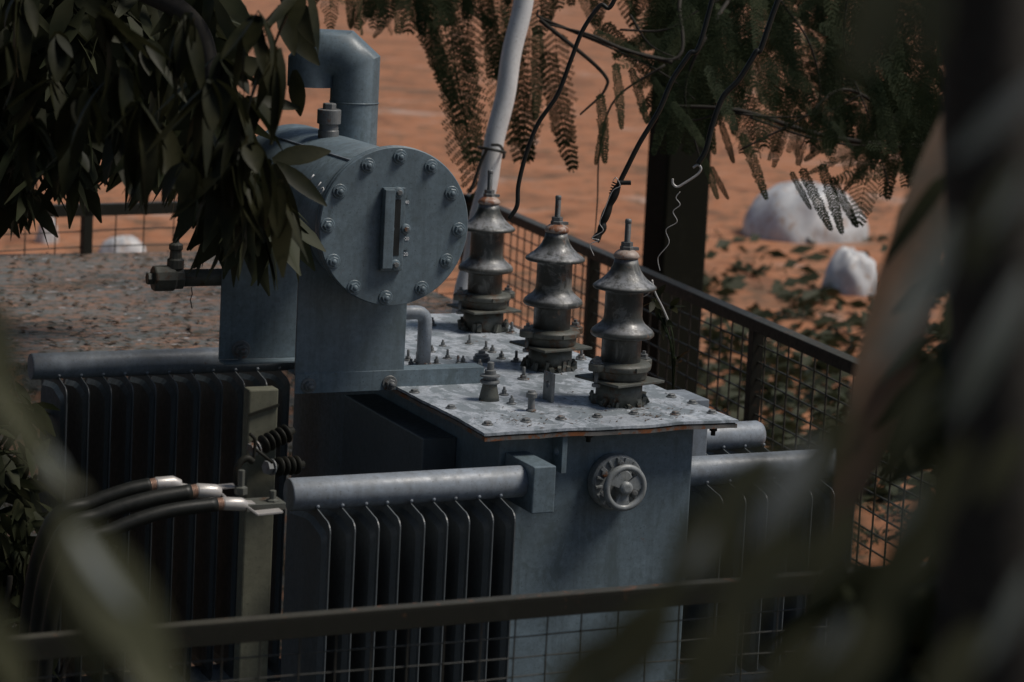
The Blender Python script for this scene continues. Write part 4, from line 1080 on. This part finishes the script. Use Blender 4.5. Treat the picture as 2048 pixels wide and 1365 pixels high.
# --- litter clumps, low dark plants on the ground at right
m = MB()
for k in range(1500):
    px, py = rng.uniform(1380, 2050), rng.uniform(470, 1000)
    if rng.uniform() > (py - 420) / 350: continue
    c = onz(px, py, .01)
    if c[1] < 8 and c[0] < xf: continue
    s = rng.uniform(.04, .14) ; a = rng.uniform(0, 6.28)
    e = np.array([math.cos(a), math.sin(a), rng.uniform(-.1, .3)]); f_ = np.array([-math.sin(a), math.cos(a), rng.uniform(-.2, .5)])
    m.add([c - e * s, c - f_ * s * .4, c + e * s + [0, 0, .02], c + f_ * s * .4 + [0, 0, .05]], [(0, 1, 2, 3)])
tag(m.build("ground_litter", M_leafd), "dark fallen leaves and weeds scattered on the orange ground", "litter", kind="stuff")
sb = dep(-60, 1100, 6.6); sb[2] = 0
sh = empty("added_foliage", sb, "dark foliage added to fill the shade at the lower left edge", "added_foliage")  # leaves added to darken this corner and hide the platform side
m = MB(); V, Fc = [], []
for k in range(14):
    a = rng.uniform(0, 6.28); m.tube(smooth_path([sb + [0, 0, 0], sb + [.2 * math.cos(a), .15 * math.sin(a), .5], sb + [.4 * math.cos(a), .25 * math.sin(a), 1.0]]), .008, 6)
for k in range(1500):
    px_, py_ = rng.uniform(-320, 75), rng.uniform(800, 1500); c = dep(px_, py_, rng.uniform(6.35, 6.8))
    if c[2] < .05: continue
    leaf_faces(V, Fc, c, rnd3() - [0, 0, .4], rnd3() + [0, 0, 1], rng.uniform(.07, .13), .04, .15, .2, 3)
m.build("stem", M_bark, sh); make_leaves(V, Fc, "leaves", M_leafd, sh)
m = MB()
for k in range(520):
    if k % 3 == 0: x, y = rng.uniform(XL0, XL1), rng.uniform(YL0, YL1)
    elif k % 3 == 1:
        c_ = _pts[k % 9 // 3]; x, y = c_[0] + rng.normal() * .09, c_[1] + rng.normal() * .08
    else: x, y = XL0 + .1 + abs(rng.normal()) * .12 + (.35 if k % 2 else 0), YL0 + .04 + abs(rng.normal()) * .10
    if not (XL0 + .012 < x < XL1 - .012 and YL0 + .012 < y < YL1): continue
    s_ = rng.uniform(.002, .0075); a = rng.uniform(0, 6.28); lift = rng.uniform(.0005, .004)
    e = np.array([math.cos(a), math.sin(a), rng.uniform(-.1, .2)]); f_ = np.array([-math.sin(a), math.cos(a), rng.uniform(-.3, .4)])
    p = np.array([x, y, ZL + lidz(x, y) + lift])
    m.add([p - e * s_, p - f_ * s_ * .3, p + e * s_ * 1.4, p + f_ * s_ * .35], [(0, 1, 2, 3)])
m.build("lid_debris", M_litter, tr)['kind'] = 'stuff'
V, Fc = [], []
for k in range(120):
    px_, py_ = rng.uniform(1390, 1960), rng.uniform(430, 1250)
    if py_ < 640 and rng.uniform() < .62: continue
    c = onz(px_, py_, 0)
    if c[0] < xf + .25: continue
    w_ = rng.uniform(25, 60) / F * np.linalg.norm(c - CAM)
    for q_ in range(34):
        a = rng.uniform(0, 6.28); d = np.array([math.cos(a), math.sin(a), rng.uniform(.05, .9)])
        leaf_faces(V, Fc, c + np.array([math.cos(a), math.sin(a), 0]) * w_ * rng.uniform(0, .7) + [0, 0, rng.uniform(.0, .04)], d, rnd3() + [0, 0, 1], w_ * rng.uniform(.3, .6), w_ * .16, .4, .2, 3)
tag(make_leaves(V, Fc, "ground_cover", M_leafd, None), "low dark green weeds growing on the orange ground beyond the side fence", "weeds", kind="stuff")
# weed sprigs by the dark post
wb = dep(1335, 760, 8.2)
wd = empty("weed", (wb[0], wb[1], 0), "thin weed with small leaves beside the third bushing", "plant")
m = MB(); V, Fc = [], []
for x1, y1 in ((1335, 615), (1325, 640), (1350, 725), (1310, 600)):
    pth = smooth_path([np.array([wb[0], wb[1], 0]), dep(1345, 800, 7.0), dep(x1, y1, 6.9)]); m.tube(pth, .002, 5)
    for j in range(5): leaf_faces(V, Fc, pth[-1] + rnd3() * .01, rnd3() + RIGHT * .5, rnd3() + [0, 0, 1], .05, .022, .1, .2, 3)
m.build("stem", M_frond, wd); make_leaves(V, Fc, "leaves", M_leaf, wd)

# --- unseen trees, added around the view to block sky fill and bounce
def added_shade_tree(base, h, r, n, label, leafsize=.35, seed=0, dens=1.0):
    rs = np.random.default_rng(seed); o = empty("added_shade_tree", (base[0], base[1], 0), label, "tree", "unseen trees added to block sky light")
    tmm = MB(); top = np.array([base[0], base[1], h]); tmm.tube(smooth_path([np.array([base[0], base[1], 0]), np.array([base[0] + .1, base[1], h * .5]), top]), [.22 - .006 * i for i in range(17)], 12)
    V, Fc = [], []
    for k in range(9):
        a = rs.uniform(0, 6.28); e = top + np.array([math.cos(a), math.sin(a), rs.uniform(-.2, .5)]) * r * .8
        tmm.tube(smooth_path([top - [0, 0, h * .25], (top + e) / 2, e]), [.07 - .003 * i for i in range(17)], 7)
    for k in range(n):
        v = rs.normal(size=3); v /= np.linalg.norm(v); c = top + v * r * rs.uniform(.3, 1) * [1, 1, .55]
        leaf_faces(V, Fc, c, rs.normal(size=3), rs.normal(size=3) + [0, 0, 1], leafsize * rs.uniform(.6, 1.2), leafsize * .4, .1, .15, 3)
    tmm.build("trunk", M_bark, o); make_leaves(V, Fc, "crown", M_leafd, o)
added_shade_tree((-3.5, 2.5), 6.5, 3.4, 3500, "unseen tree added left of the camera to block sky light", seed=1)
added_shade_tree((-1.5, -3.5), 6.5, 3.4, 3500, "unseen tree added behind the camera to block sky light", seed=2)
added_shade_tree((-.6, 7.2), 7.2, 3.3, 4500, "unseen tree added to block sky light over the transformer", seed=3)
